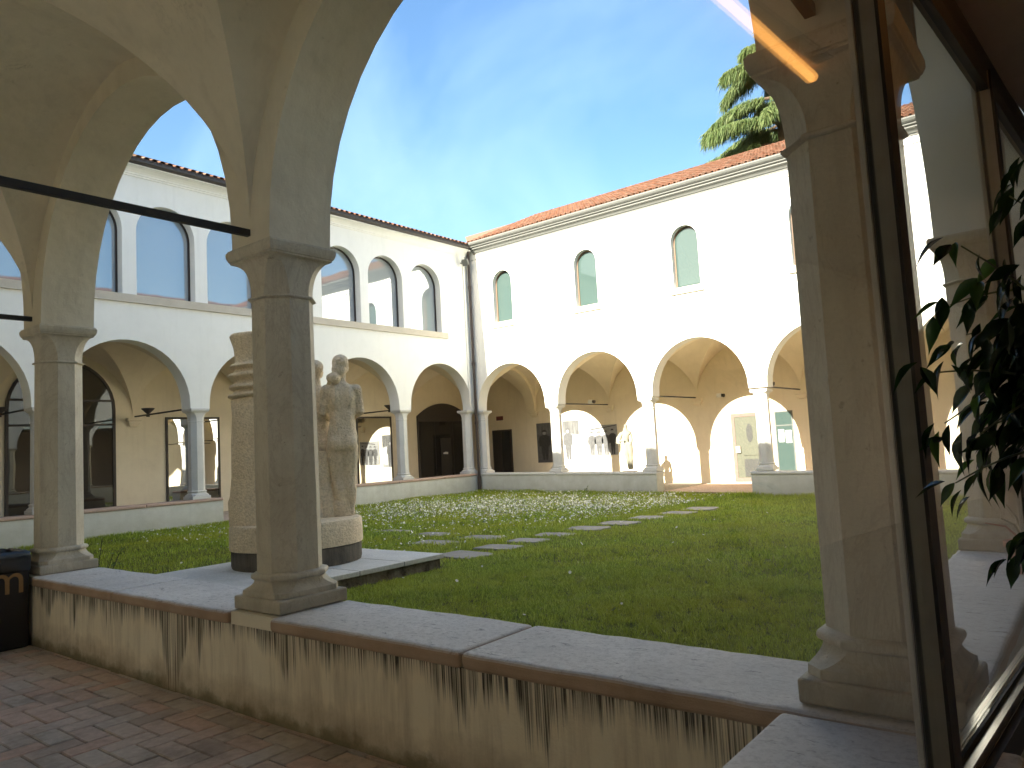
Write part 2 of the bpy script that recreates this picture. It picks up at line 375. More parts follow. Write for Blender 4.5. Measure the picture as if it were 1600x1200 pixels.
class MB:
    def __init__(s): s.v = []; s.f = []
    def add(s, vs, fs):
        n = len(s.v); s.v += [tuple(p) for p in vs]; s.f += [tuple(i+n for i in f) for f in fs]; return s
    def quad(s, a, b, c, d): return s.add([a, b, c, d], [(0, 1, 2, 3)])
    def box(s, x0, x1, y0, y1, z0, z1):
        return s.add([(x0,y0,z0),(x1,y0,z0),(x1,y1,z0),(x0,y1,z0),(x0,y0,z1),(x1,y0,z1),(x1,y1,z1),(x0,y1,z1)],
                     [(0,3,2,1),(4,5,6,7),(0,1,5,4),(1,2,6,5),(2,3,7,6),(3,0,4,7)])
    def loft(s, rings, closed=True, caps=True):
        n = len(rings[0]); vs = [p for r in rings for p in r]; fs = []
        for k in range(len(rings)-1):
            for i in range(n if closed else n-1):
                j = (i+1) % n; fs.append((k*n+i, k*n+j, (k+1)*n+j, (k+1)*n+i))
        if caps and closed: fs.append(tuple(range(n-1, -1, -1))); fs.append(tuple((len(rings)-1)*n+i for i in range(n)))
        return s.add(vs, fs)
    def tube(s, pts, r, n=8, r1=None):
        pts = [Vector(p) for p in pts]; rings = []
        for k, p in enumerate(pts):
            d = (pts[min(k+1, len(pts)-1)] - pts[max(k-1, 0)]).normalized()
            a = d.cross(Vector((0, 0, 1)) if abs(d.z) < .95 else Vector((1, 0, 0))).normalized(); b = d.cross(a)
            rr = r if r1 is None else r + (r1-r)*k/max(1, len(pts)-1)
            rings.append([p + (a*math.cos(2*math.pi*i/n) + b*math.sin(2*math.pi*i/n))*rr for i in range(n)])
        return s.loft(rings)
    def extrude(s, poly, P, d0, d1):
        """poly of (s,z) pairs between depths d0 and d1 through P(s,d,z)"""
        n = len(poly)
        return s.add([P(a, d0, z) for a, z in poly] + [P(a, d1, z) for a, z in poly],
                     [tuple(range(n)), tuple(range(2*n-1, n-1, -1))] + [(i, (i+1) % n, n+(i+1) % n, n+i) for i in range(n)])
    def build(s, name, mat, parent=None, at=None, smooth=False, sharp=35, warp=None, fix=True, flat=None):
        at = Vector(at) if at is not None else org(parent)
        vs = [warp(p) if warp else p for p in s.v]
        me = bpy.data.meshes.new(name)
        me.from_pydata([(p[0]-at.x, p[1]-at.y, p[2]-at.z) for p in vs], [], s.f)
        if fix or smooth:
            bm = bmesh.new(); bm.from_mesh(me)
            if fix: bmesh.ops.remove_doubles(bm, verts=bm.verts, dist=1e-5); bmesh.ops.recalc_face_normals(bm, faces=bm.faces)
            if smooth:
                for f in bm.faces: f.smooth = flat is None or abs(f.normal[flat]) < .5
                for e in bm.edges:
                    if len(e.link_faces) == 2 and e.calc_face_angle(0) > math.radians(sharp): e.smooth = False
            bm.to_mesh(me); bm.free()
        me.materials.append(M[mat])
        return put(bpy.data.objects.new(name, me), parent, at)
def bevel(o, w, seg=2):
    b = o.modifiers.new('bevel', 'BEVEL'); b.width = w; b.segments = seg; b.limit_method = 'ANGLE'; return o
def share(o, parent, at, name=None):
    c = o.copy(); c.name = name or o.name.split('.')[0]
    return put(c, parent, at)
def lathe(cx, cy, prof, n=32):
    return [[(cx+r*math.cos(2*math.pi*i/n), cy+r*math.sin(2*math.pi*i/n), z) for i in range(n)] for r, z in prof]

# the north wing has settled a little towards the east
def settle(x, z):
    if x > 3: x = 3
    return -.0165*(x+18.5)*max(0, min(1, 1-(z-1)/5.3)) if x > -24 else 0
def nwarp(p): return (p[0], p[1], p[2]+settle(p[0], p[2]))

# ------------------------------------------------------------------ wing builders
def arch_profile(c, half, zs, rise, n=22):
    return [(c-half*math.cos(math.pi*i/n), zs+rise*math.sin(math.pi*i/n)) for i in range(n+1)]
def arcade_wall(mb, P, s0, s1, openings, z_sp, z_top, depth):
    """openings: (centre, half width, stilt, rise); solid between them from z_sp up"""
    prof = [(s0, z_sp)]
    for c, h, st, ri in openings:
        prof.append((c-h, z_sp)); prof += arch_profile(c, h, z_sp+st, ri); prof.append((c+h, z_sp))
    prof.append((s1, z_sp))
    for (a, za), (b, zb) in zip(prof[:-1], prof[1:]):
        if b-a > 1e-6:
            for d in (0, depth): mb.quad(P(a, d, za), P(b, d, zb), P(b, d, z_top), P(a, d, z_top))
        mb.quad(P(a, 0, za), P(b, 0, zb), P(b, depth, zb), P(a, depth, za))
    return mb
def window_wall(mb, P, s0, s1, wins, z0, z1, depth):
    """wins: (centre, half, sill z, spring z) round-headed openings"""
    cur = s0
    for c, h, zs, zp in sorted(wins):
        mb.quad(P(cur, 0, z0), P(c-h, 0, z0), P(c-h, 0, z1), P(cur, 0, z1))
        mb.quad(P(c-h, 0, z0), P(c+h, 0, z0), P(c+h, 0, zs), P(c-h, 0, zs))
        ar = arch_profile(c, h, zp, h, 18)
        for (a, za), (b, zb) in zip(ar[:-1], ar[1:]):
            mb.quad(P(a, 0, za), P(b, 0, zb), P(b, 0, z1), P(a, 0, z1))
        loop = [(c-h, zs)] + ar + [(c+h, zs)]
        for (a, za), (b, zb) in zip(loop, loop[1:]+loop[:1]):
            mb.quad(P(a, 0, za), P(b, 0, zb), P(b, depth, zb), P(a, depth, za))
        cur = c+h
    mb.quad(P(cur, 0, z0), P(s1, 0, z0), P(s1, 0, z1), P(cur, 0, z1))
    return mb
def vault(mb, P, s_c, half, d0, d1, zs, rise, n=20):
    """groin vault bay: s in s_c+-half, depth d0..d1"""
    def f(u): u = min(1, abs(u)); return math.sqrt(max(0, 1-u*u))*.93 + .07*(1-u)
    def pt(u, v):
        z = zs + rise*max(f(u), f(v)) + .12*(1-u*u)*(1-v*v)
        return P(s_c+half*u, d0+(d1-d0)*(v+1)/2, z)
    us = [-math.cos(math.pi*i/(2*n)) for i in range(2*n+1)]
    us[n] = 0.0
    for i in range(2*n):
        for j in range(2*n):
            a, b, c, d = pt(us[i], us[j]), pt(us[i+1], us[j]), pt(us[i+1], us[j+1]), pt(us[i], us[j+1])
            if (us[i]+us[i+1])*(us[j]+us[j+1]) > 0: mb.add([a, b, c, d], [(0, 1, 2), (0, 2, 3)])
            else: mb.add([a, b, c, d], [(0, 1, 3), (1, 2, 3)])
    return mb

def octo(a, c):
    return [(a, -(a-c)), (a, a-c), (a-c, a), (-(a-c), a), (-a, a-c), (-a, -(a-c)), (-(a-c), -a), (a-c, -a)]
A_, C_ = .20, .117
def column_meshes(z0, zc, mat):
    """octagonal column standing at (0,0): z0 parapet top, zc springing level (top of abacus). Returns list of (name, MB)."""
    def ring(a, c, z): return [(x, y, z) for x, y in octo(a, c)]
    plinth = MB().box(-.265, .265, -.265, .265, z0+.002, z0+.09)
    base = MB()
    rings = [ring(.247, .06, z0+.092), ring(.246, .062, z0+.125)]
    for i in range(1, 8):
        t = i/7; rings.append(ring(.246-(.246-.212)*math.sin(t*math.pi/2), .062+(C_-.062)*t**.6, z0+.125+.065*t))
    for i in range(9):
        t = math.pi*i/8; rings.append(ring(A_+.012+.018*math.sin(t), C_, z0+.194+.022*(1-math.cos(t))))
    rings.append(ring(A_, C_, z0+.242)); base.loft(rings)
    zr = zc-.375
    shaft = MB().loft([ring(A_, C_, z0+.2425), ring(A_-.006, C_, zr)])
    cap = MB(); rings = [ring(A_-.004, C_, zr+.001)]
    for i in range(9):
        t = math.pi*i/8; rings.append(ring(A_-.002+.014*math.sin(t), C_, zr+.003+.011*(1-math.cos(t))))
    for i in range(13):
        t = i/12; a = A_-.006+(.245-A_)*(1-math.cos(t*math.pi/2))**1.15
        rings.append(ring(a, max(.003, C_*(1-t**1.7)), zr+.026+.25*math.sin(t*math.pi/2)**.9))
    for a, z in ((.248, .283), (.248, .293), (.256, .297), (.262, .312), (.268, .328), (.268, .358), (.262, .362), (.258, .3735)):
        rings.append(ring(a, .003, zr+z))
    cap.loft(rings)
    return [('plinth', plinth), ('base', base), ('shaft', shaft), ('capital', cap)]
def column_set(wing, spots, z0, zc, mat, dz=lambda x, y: 0):
    meshes = None
    for x, y in spots:
        z = dz(x, y); col = put(bpy.data.objects.new('column', None), wing, (x, y, z))
        if meshes is None:
            meshes = []
            for nm, mb in column_meshes(z0, zc, mat):
                o = mb.build(nm, mat, None, (0, 0, 0), smooth=(nm != 'plinth'), sharp=28)
                if nm == 'plinth': bevel(o, .012)
                COL.objects.unlink(o); meshes.append(o)
        for o in meshes: share(o, col, (x, y, z), o.name)

def parapet(wing, P, s0, s1, z_top, foot, depth, breaks, mat_wall, mat_cap, warp=None, ends=(0, 0), d0=0.0, pier_at=(), flank=.21):
    """low wall of depth `depth`; coping slabs split at `breaks`; no slab over the plaster at pier_at centres"""
    pr = put(bpy.data.objects.new('parapet_wall', None), wing, P((s0+s1)/2, d0, 0))
    w = MB()
    def bx(mb, a, b, e, f, za, zb):
        vs = [P(s, d, z) for z in (za, zb) for s, d in ((a, e), (b, e), (b, f), (a, f))]
        mb.add(vs, [(0,3,2,1),(4,5,6,7),(0,1,5,4),(1,2,6,5),(2,3,7,6),(3,0,4,7)])
    # long wall subdivided so that it follows the ground
    k = max(1, int(abs(s1-s0)/2)); xs = [s0+(s1-s0)*i/k for i in range(k+1)]
    ring = lambda s: [P(s, d0, foot), P(s, d0+depth, foot), P(s, d0+depth, z_top-.087), P(s, d0, z_top-.087)]
    w.loft([ring(s) for s in xs])
    w.build('wall_body', mat_wall, pr, warp=warp)
    for c in pier_at:
        b = MB(); bx(b, c-flank, c+flank, d0, d0+depth, z_top-.0865, z_top-.004); b.build('pier_footing', 'vault_plaster', pr, warp=warp)
    edges = [s0-ends[0]] + list(breaks) + [s1+ends[1]]
    segs = []
    for a, b in zip(edges[:-1], edges[1:]):
        cuts = [(a, b)]
        for c in pier_at:
            nc = []
            for u, v in cuts:
                if u < c+flank and v > c-flank:
                    if c-flank-u > .1: nc.append((u, c-flank))
                    if v-c-flank > .1: nc.append((c+flank, v))
                else: nc.append((u, v))
            cuts = nc
        segs += cuts
    for a, b in segs:
        m = MB(); dzt = R.uniform(-.003, .003)
        if mat_cap == 'coping_stone':      # worn edges: the slab outline wanders a few millimetres
            nn = max(2, int((b-a)/.11)); J = lambda q: R.uniform(-q, q); rings = []
            for i in range(nn+1):
                s_ = a+.004+(b-a-.008)*i/nn; e0, e1 = d0-.035+J(.005), d0+depth+.035+J(.004)
                rings.append([P(s_, e0, z_top-.085+J(.006)), P(s_, e1, z_top-.085), P(s_, e1, z_top+dzt+J(.002)), P(s_, e0, z_top+dzt+J(.003))])
            m.loft(rings)
        else: bx(m, a+.004, b-.004, d0-.035, d0+depth+.035, z_top-.085, z_top+dzt)
        o = m.build('coping_stone', mat_cap, pr, warp=warp); bevel(o, .028, 4)
    return pr

def roof(wing, P, s0, s1, d_eave, d_ridge, z_eave, slope, singles, single_rows, pitch=.215, hip=(0, 0)):
    """coppi tile slope; hip = change of s-limits per metre of depth at each end"""
    rf = MB(); n = 24
    zt = lambda d: z_eave+(d-d_eave)*slope
    a0, a1 = s0+hip[0]*(d_ridge-d_eave), s1+hip[1]*(d_ridge-d_eave)
    rf.quad(P(s0, d_eave, zt(d_eave)), P(s1, d_eave, zt(d_eave)), P(a1, d_ridge, zt(d_ridge)), P(a0, d_ridge, zt(d_ridge)))
    rf.quad(P(a0, d_ridge, zt(d_ridge)), P(a1, d_ridge, zt(d_ridge)), P(a1, 2*d_ridge-d_eave, z_eave), P(a0, 2*d_ridge-d_eave, z_eave))
    ro = rf.build('roof', 'roof_tile', wing)
    cosl = 1/math.sqrt(1+slope*slope)
    row = .36
    def tile_mesh(s, d, up, lift, jit):
        """one barrel tile, mouth at depth d"""
        L = .44; r0, r1 = .082, .066; rings = []
        for e, rr, lf in ((0, r0, lift+.022), (L*cosl, r1, lift)):
            ring = []
            for i in range(7):
                t = math.pi*i/6; ring.append(P(s+jit+rr*math.cos(t), d+e, zt(d+e)+lf+(rr*.85*math.sin(t) if up else .055-rr*.85*math.sin(t))))
            ring += [P(s+jit+(rr-.016)*math.cos(math.pi*i/6), d+e, zt(d+e)+lf-.0+((rr-.016)*.85*math.sin(math.pi*i/6) if up else .071-rr*.85*math.sin(math.pi*i/6))) for i in range(6, -1, -1)]
            rings.append(ring)
        return MB().loft(rings)
    rows = int((d_ridge-d_eave)/(row*cosl)); cols = int((s1-s0)/pitch)
    stuff = MB()
    for k in range(rows):
        d = d_eave-.06+k*row*cosl
        for i in range(cols):
            s = s0+(i+.5)*pitch
            lo, hi = s0+hip[0]*(d-d_eave), s1+hip[1]*(d-d_eave)
            if s < lo or s > hi: continue
            cover = tile_mesh(s, d, True, .055, R.uniform(-.012, .012))
            if k < single_rows and singles[0] <= s <= singles[1]:
                cover.build('roof_tile', 'roof_tile', ro, P(s, d, zt(d)), smooth=True)
            else: stuff.add(cover.v, cover.f)
            if k < single_rows+1:
                ch = tile_mesh(s+pitch/2, d, False, .0, 0); stuff.add(ch.v, ch.f)
    o = stuff.build('tile_field', 'roof_tile', ro, smooth=True, fix=False); o['kind'] = 'stuff'
    return ro

def sweep_profile(prof, P, s0, s1):
    """closed (d,z) profile swept along s"""
    return MB().loft([[P(s, d, z) for d, z in prof] for s in (s0, s1)])
def arch_window(parent, P, c, h, zs, zp, d, fw, mat_f, mat_g, name='window', trans=()):
    """frame ring + pane set d deep in a round-headed opening"""
    out = [(c-h, zs)] + arch_profile(c, h, zp, h, 18) + [(c+h, zs)]
    inn = [(c-h+fw, zs+fw)] + arch_profile(c, h-fw, zp, h-fw, 18) + [(c+h-fw, zs+fw)]
    m = MB()
    n = len(out)
    for i in range(n):
        j = (i+1) % n
        (a, za), (b, zb), (a2, za2), (b2, zb2) = out[i], out[j], inn[i], inn[j]
        m.quad(P(a, d, za), P(b, d, zb), P(b2, d, zb2), P(a2, d, za2))
        m.quad(P(a2, d, za2), P(b2, d, zb2), P(b2, d+.06, zb2), P(a2, d+.06, za2))
        m.quad(P(a, d, za), P(b, d, zb), P(b, d+.06, zb), P(a, d+.06, za))
    for z in trans:
        w = h-fw
        if z > zp: w = math.sqrt(max(0, w*w-(z-zp)**2))
        m.extrude([(c-w, z-.03), (c+w, z-.03), (c+w, z+.03), (c-w, z+.03)], P, d+.005, d+.05)
    win = m.build(name, mat_f, parent, at=P(c, d, zs))
    MB().extrude(inn, P, d+.03, d+.04).build('pane', mat_g, win)
    return win

# frames of reference: s along the wall, d into the building
PW = lambda s, d, z: (-19.65-d, s, z)
PN = lambda s, d, z: (s, 22.3+d, z)
PS = lambda s, d, z: (s, 3.28-d, z)
PE = lambda s, d, z: (-.94+d, s, z)

# ================================================================== WEST WING
west = thing('cloister_wing', (-19.65, 12.5, 0), 'shaded cloister wing with a row of eight tall round-headed upper windows', 'building', 'wings round the cloister garden')
WC = [-.9, 2.98, 6.86, 10.74, 14.62, 18.5]               # column centres (y)
WB = 3.88
mb = MB()
ops = [(c+WB/2, 1.66, .1, 1.68) for c in WC[1:]]
arcade_wall(mb, PW, 2.7, 22.3, ops, 3.17, 5.5, .5)
mb.build('arcade_wall', 'white_plaster', west, smooth=True, flat=0, sharp=20)
arcade_wall(MB(), PW, 22.8, 26.39, [(24.6, 1.62, .05, 1.7)], 3.15, 5.45, .5).build('cross_arch', 'cream_plaster', west, smooth=True, flat=0, sharp=20)
wins_w = [(3.9+1.985*k, .81, 6.15, 7.89) for k in range(9)]
window_wall(MB(), PW, 2.7, 22.3, wins_w, 5.5, 9.74, .42).build('upper_wall', 'white_plaster', west, smooth=True, flat=0, sharp=20)
for c, h, zs, zp in wins_w: arch_window(west, PW, c, h, zs, zp, .27, .05, 'dark_frame', 'upper_glass')
sweep_profile([(0.002, 5.93), (-.07, 5.93), (-.07, 6.145), (.26, 6.147), (.26, 6.13), (.002, 6.13)], PW, 2.9, 20.86).build('sill_band', 'sill_stone', west)
sweep_profile([(.2, 9.36), (-.03, 9.36), (-.03, 9.40), (-.055, 9.42), (-.055, 9.45), (-.10, 9.50), (-.17, 9.545), (-.30, 9.57), (-.30, 9.60), (.2, 9.60)], PW, 2.9, 22.29).build('cornice', 'white_plaster', west)
sweep_profile([(-.26, 9.61), (-.36, 9.61), (-.42, 9.65), (-.42, 9.74), (-.40, 9.74), (-.40, 9.66), (-.34, 9.63), (-.26, 9.63)], PW, 2.9, 21.95).build('gutter', 'dark_gutter', west)
roof(west, PW, 2.6, 27.0, -.36, 4.6, 9.70, .42, (6.0, 22.0), 2)
bk = MB(); D = 4.05
bk.quad(PW(-1, D, -.3), PW(27, D, -.3), PW(27, D, 6), PW(-1, D, 6)); bk.quad(PW(-1, D, 6), PW(27, D, 6), PW(27, D+.3, 6), PW(-1, D+.3, 6))
bk.quad(PW(-1, D+5, -.3), PW(27, D+5, -.3), PW(27, D+5, 9.7), PW(-1, D+5, 9.7))
bk.build('back_wall', 'cream_plaster', west)
v = MB()
for c in WC: vault(v, PW, c+WB/2, WB/2, .5, D, 3.15, 1.98, 14)
vault(v, PW, 24.35, 2.05, .5, D, 3.15, 1.98, 14)
v.build('vault', 'cream_plaster', west, smooth=True, sharp=22)
def corbel(wing, P, s, d, z, dz=0):
    m = MB(); m.loft([[P(s+e*w, d-q*pp, zz+dz) for e, q in ((-1, 0), (-1, 1), (1, 1), (1, 0))] for w, pp, zz in ((.10, .05, z-.26), (.16, .12, z-.17), (.17, .13, z-.15), (.17, .13, z-.10), (.21, .17, z-.07), (.22, .18, z))])
    m.build('corbel', 'cream_plaster', wing)
for y in WC[1:]: corbel(west, PW, y, D, 3.16)
column_set(west, [(-19.90, y) for y in WC[2:]], .66, 3.17, 'white_stone')
hc = [(x, y) for x, y in octo(A_, C_)]
column_set(west, [(-19.90, 22.02)], .66, 3.17, 'white_stone')
parapet(west, PW, 3.3, 11.35, .66, -.4, .55, [6.9, 9.2], 'foot_plaster', 'pink_stone', d0=-.03)
parapet(west, PW, 14.0, 22.25, .66, -.4, .55, [15.9, 18.0, 20.3], 'foot_plaster', 'pink_stone', d0=-.03)
# openings in its back wall
def rect_window(parent, P, s0, s1, z0, z1, d, fw, mat_f, mat_g, name='window', mid=()):
    m = MB()
    for a, b, za, zb in ((s0, s0+fw, z0, z1), (s1-fw, s1, z0, z1), (s0+fw, s1-fw, z0, z0+fw), (s0+fw, s1-fw, z1-fw, z1)):
        m.extrude([(a, za), (b, za), (b, zb), (a, zb)], P, d-.03, d+.02)
    for z in mid: m.extrude([(s0+fw, z-.02), (s1-fw, z-.02), (s1-fw, z+.02), (s0+fw, z+.02)], P, d-.025, d+.02)
    w = m.build(name, mat_f, parent, at=P((s0+s1)/2, d, z0))
    MB().extrude([(s0+fw, z0+fw), (s1-fw, z0+fw), (s1-fw, z1-fw), (s0+fw, z1-fw)], P, d-.012, d-.002).build('pane', mat_g, w)
    return w
rect_window(west, PW, 11.76, 13.62, .02, 3.19, D-.01, .07, 'dark_frame', 'door_glass', 'glazed_door')
rect_window(west, PW, 19.55, 21.44, .02, 3.19, D-.01, .07, 'dark_frame', 'door_glass', 'glazed_door')
rect_window(west, PW, 15.7, 17.5, .02, 3.19, D-.01, .07, 'dark_frame', 'door_glass', 'glazed_door')
arch_window(west, PW, 8.74, 1.46, .3, 3.43, D-.06, .08, 'dark_frame', 'dark_glass', trans=(2.97, 3.69))
arch_window(west, PW, 4.86, 1.46, .3, 3.43, D-.06, .08, 'dark_frame', 'dark_glass', trans=(2.97, 3.69))
# wide dark doorway with a flat arched head at the end of the north walk
def segmental(c, h, z0, zsp, rise, n=14):
    return [(c-h, z0)] + [(c-h+2*h*i/n, zsp+rise*(1-((2*i/n)-1)**2)) for i in range(n+1)] + [(c+h, z0)]
dw = MB().extrude(segmental(24.6, 1.66, .0, 3.2, .58), PW, D-.05, D-.004).build('doorway', 'dark_frame', west, at=PW(24.6, D, 0))
for a, b in ((23.02, 23.98), (24.02, 25.15), (25.2, 26.18)):
    MB().extrude([(a, .05), (b, .05), (b, 2.95), (a, 2.95)], PW, D-.065, D-.052).build('pane', 'black_glass', dw)
MB().extrude([(24.3, .05), (25.0, .05), (25.0, 2.2), (24.3, 2.2)], PW, D-.085, D-.07).build('door_leaf', 'dark_door', dw)
MB().extrude([(24.45, 1.48), (24.75, 1.46), (24.76, 1.55), (24.6, 1.575), (24.45, 1.54)], PW, D-.092, D-.086).build('door_sticker', 'paper', dw)

# ================================================================== NORTH WING
north = thing('cloister_wing', (-10, 22.3, 0), 'sunlit cloister wing with three small arched upper windows over the arcade', 'building', 'wings round the cloister garden')
NC = [-19.78, -15.92, -12.06, -8.2, -4.34, -.5]
NBW = 3.86
ops = [(c+NBW/2, 1.64, .08, 1.66) for c in NC[:-1]]
mb = arcade_wall(MB(), PN, -19.65, .8, ops, 3.12, 5.5, .5)
mb.build('arcade_wall', 'white_plaster', north, smooth=True, flat=1, sharp=20, warp=nwarp)
wins_n = [(-17.96+3.86*k, .47, 6.5, 8.07) for k in range(5)]
window_wall(MB(), PN, -19.65, .8, wins_n, 5.5, 9.19, .32).build('upper_wall', 'white_plaster', north, smooth=True, flat=1, sharp=20, warp=nwarp)
MB().loft([[PN(s, d, z) for d, z in ((-.004, 9.222), (-.004, 9.76), (.1, 9.76), (.1, 9.1), (.04, 9.1), (.04, 9.222))] for s in (-19.65, .8)]).build('frieze', 'white_plaster', north)
for c, h, zs, zp in wins_n:
    arch_window(north, PN, c, h, zs, zp, .2, .05, 'wood_frame', 'green_glass')
    bevel(MB().extrude([(c-.6, 6.29), (c+.6, 6.29), (c+.6, 6.497), (c-.6, 6.497)], PN, -.09, .2).build('sill', 'sill_stone', north), .012)
sweep_profile([(.1, 9.422), (-.03, 9.422), (-.03, 9.47), (-.07, 9.48), (-.09, 9.52), (-.15, 9.57), (-.22, 9.59), (-.22, 9.64), (-.30, 9.66), (-.30, 9.69), (.1, 9.69)], PN, -19.35, .8).build('cornice', 'zinc', north)
sweep_profile([(-.26, 9.70), (-.33, 9.70), (-.40, 9.735), (-.43, 9.79), (-.43, 9.83), (-.41, 9.83), (-.40, 9.79), (-.33, 9.73), (-.26, 9.72)], PN, -19.25, .8).build('gutter', 'zinc', north)
roof(north, PN, -19.35, 1.2, -.34, 4.7, 9.80, .452, (-19.3, -6.2), 1, hip=(-.9, 0))
ND = 4.1
bk = MB()
bk.quad(PN(-24, ND, -.6), PN(6, ND, -.6), PN(6, ND, 6), PN(-24, ND, 6))
bk.quad(PN(-24, ND+5.4, -.6), PN(6, ND+5.4, -.6), PN(6, ND+5.4, 9.8), PN(-24, ND+5.4, 9.8))
bk.build('back_wall', 'cream_plaster', north)
v = MB()
for c in NC: vault(v, PN, c+NBW/2, NBW/2, .5, ND, 3.1, 1.95, 14)
v.build('vault', 'cream_plaster', north, smooth=True, sharp=22, warp=nwarp)
for x in NC[:-1]: corbel(north, PN, x, ND, 3.12, settle(x, 3))
column_set(north, [(x, 22.54) for x in NC[1:]], .645, 3.12, 'white_stone', lambda x, y: settle(x, 1.5))
column_set(north, [(-19.5, 22.54)], .645, 3.12, 'white_stone')
parapet(north, PN, -19.65, -11.82, .645, -.5, .5, [-18.0, -15.9, -13.9], 'foot_plaster', 'white_stone', nwarp, d0=-.02, ends=(0, .03))
parapet(north, PN, -8.62, .6, .645, -.6, .5, [-6.6, -4.4, -2.2], 'foot_plaster', 'white_stone', nwarp, d0=-.02, ends=(.03, 0))
# doors and notices in the back wall
def leaf_door(P, s0, s1, z0, z1, d, mat):
    o = MB().extrude([(s0, z0), (s1, z0), (s1, z1), (s0, z1)], P, d-.05, d-.004).build('door', mat, north, at=P((s0+s1)/2, d, z0))
    return o
dd = leaf_door(PN, -22.27, -21.14, .0, 2.43, ND, 'dark_frame')
MB().extrude([(-22.2, .02), (-21.72, .02), (-21.72, 2.36), (-22.2, 2.36)], PN, ND-.075, ND-.052).build('door_leaf', 'dark_door', dd)
MB().extrude([(-21.70, .02), (-21.22, .02), (-21.22, 2.36), (-21.70, 2.36)], PN, ND-.075, ND-.052).build('door_leaf', 'dark_glass', dd)
gd = rect_window(north, PN, -10.80, -9.66, -.08, 2.39, ND-.01, .13, 'pink_frame', 'green_panel', 'door')
MB().extrude([(-10.42, .86), (-9.84, .86), (-9.84, 2.2), (-10.42, 2.2)], PN, ND-.05, ND-.024).build('door_panel', 'green_panel', gd)
MB().extrude([(-10.40, .10), (-9.84, .10), (-9.84, .72), (-10.40, .72)], PN, ND-.045, ND-.024).build('door_panel', 'grey_panel', gd)
MB().extrude([(-10.13+.115*math.cos(t*math.pi/12), 1.66+.34*math.sin(t*math.pi/12)) for t in range(24)], PN, ND-.06, ND-.0505).build('oval_light', 'grey_panel', gd)
MB().extrude([(-10.66, .96), (-10.5, .96), (-10.5, 1.2), (-10.66, 1.2)], PN, ND-.11, ND-.05).build('handle', 'sill_stone', gd)
gw = rect_window(north, PN, -9.2, -8.56, .1, 2.37, ND-.01, .045, 'zinc', 'green_glass', 'window', mid=(1.86,))
for a, z0, z1 in ((-9.1, 1.28, 1.72), (-8.85, 1.24, 1.68)):
    MB().extrude([(a, z0), (a+.2, z0), (a+.2, z1), (a, z1)], PN, ND-.03, ND-.0235).build('notice', 'paper', gw)

# ================================================================== SOUTH WING (the camera looks out of its walk)
south = thing('cloister_wing', (-10, 3, 0), 'near cloister wing whose vaulted walk frames the view, with stained parapet', 'building', 'wings round the cloister garden')
SX = [-23.75, -19.9, -16.02, -12.15, -8.31, -4.41, -.70]
ops = []
for a, b in zip(SX[1:-1], SX[2:]):
    ops.append(((a+b)/2, (b-a)/2-.225, .05, (b-a)/2-.20))
mb = arcade_wall(MB(), PS, -19.65, -.45, ops, 3.08, 5.55, .49)
mb.build('arcade_wall', 'vault_plaster', south, smooth=True, flat=1, sharp=20)
up = MB(); up.quad(PS(-19.65, 0, 5.55), PS(3, 0, 5.55), PS(3, 0, 9.6), PS(-19.65, 0, 9.6)); up.quad(PS(-19.65, 0, 5.55), PS(3, 0, 5.55), PS(3, .49, 5.55), PS(-19.65, .49, 5.55))
up.quad(PS(-24, 4.28, -.1), PS(-1.0, 4.28, -.1), PS(-1.0, 4.28, 6), PS(-24, 4.28, 6))
up.quad(PS(-24, 9.2, -.5), PS(6, 9.2, -.5), PS(6, 9.2, 9.7), PS(-24, 9.2, 9.7))
up.build('back_wall', 'white_plaster', south)
v = MB()
for a, b in zip(SX[:-1], SX[1:]): vault(v, PS, (a+b)/2, (b-a)/2, .485, 4.28, 3.10, 1.98, 20)
v.build('vault', 'vault_plaster', south, smooth=True, sharp=12)
rf = MB(); rf.quad(PS(-24, -.36, 9.72), PS(6, -.36, 9.72), PS(6, 4.5, 11.88), PS(-24, 4.5, 11.88)); rf.quad(PS(-24, 4.5, 11.88), PS(6, 4.5, 11.88), PS(6, 9.4, 9.7), PS(-24, 9.4, 9.7))
rf.quad(PS(-24, -.36, 9.72), PS(6, -.36, 9.72), PS(6, .1, 9.6), PS(-24, .1, 9.6))
rf.build('roof', 'roof_tile', south)
column_set(south, [(x, 3.03) for x in SX[2:]], .645, 3.08, 'pier_stone')
parapet(south, PS, -19.6, -.42, .645, -.4, .552, [-17.9, -14.1, -12.3, -10.2, -6.35, -2.56], 'streaked_plaster', 'coping_stone', d0=0.0, pier_at=(-8.31, -4.41), flank=.24)
# low cross wall under the glazing, running back from the end pier
cw = MB().loft([[(x, y, z) for x, z in ((-.97, -.1), (-.97, .585), (-.30, .585), (-.30, -.1))] for y in (-3.0, 2.69)]).build('cross_wall', 'streaked_plaster', south, at=(-.6, 0, 0))
o = MB().box(-1.005, -.28, -3.0, 2.685, .59, .64).build('coping_stone', 'coping_stone', cw); bevel(o, .03, 4)
for k, x in enumerate(SX[2:]):
    MB().box(x-.035, x+.005, -1.0, 2.80, 3.14, 3.185).build('tie_rod', 'iron', south, at=(x, 2.79, 3.16))

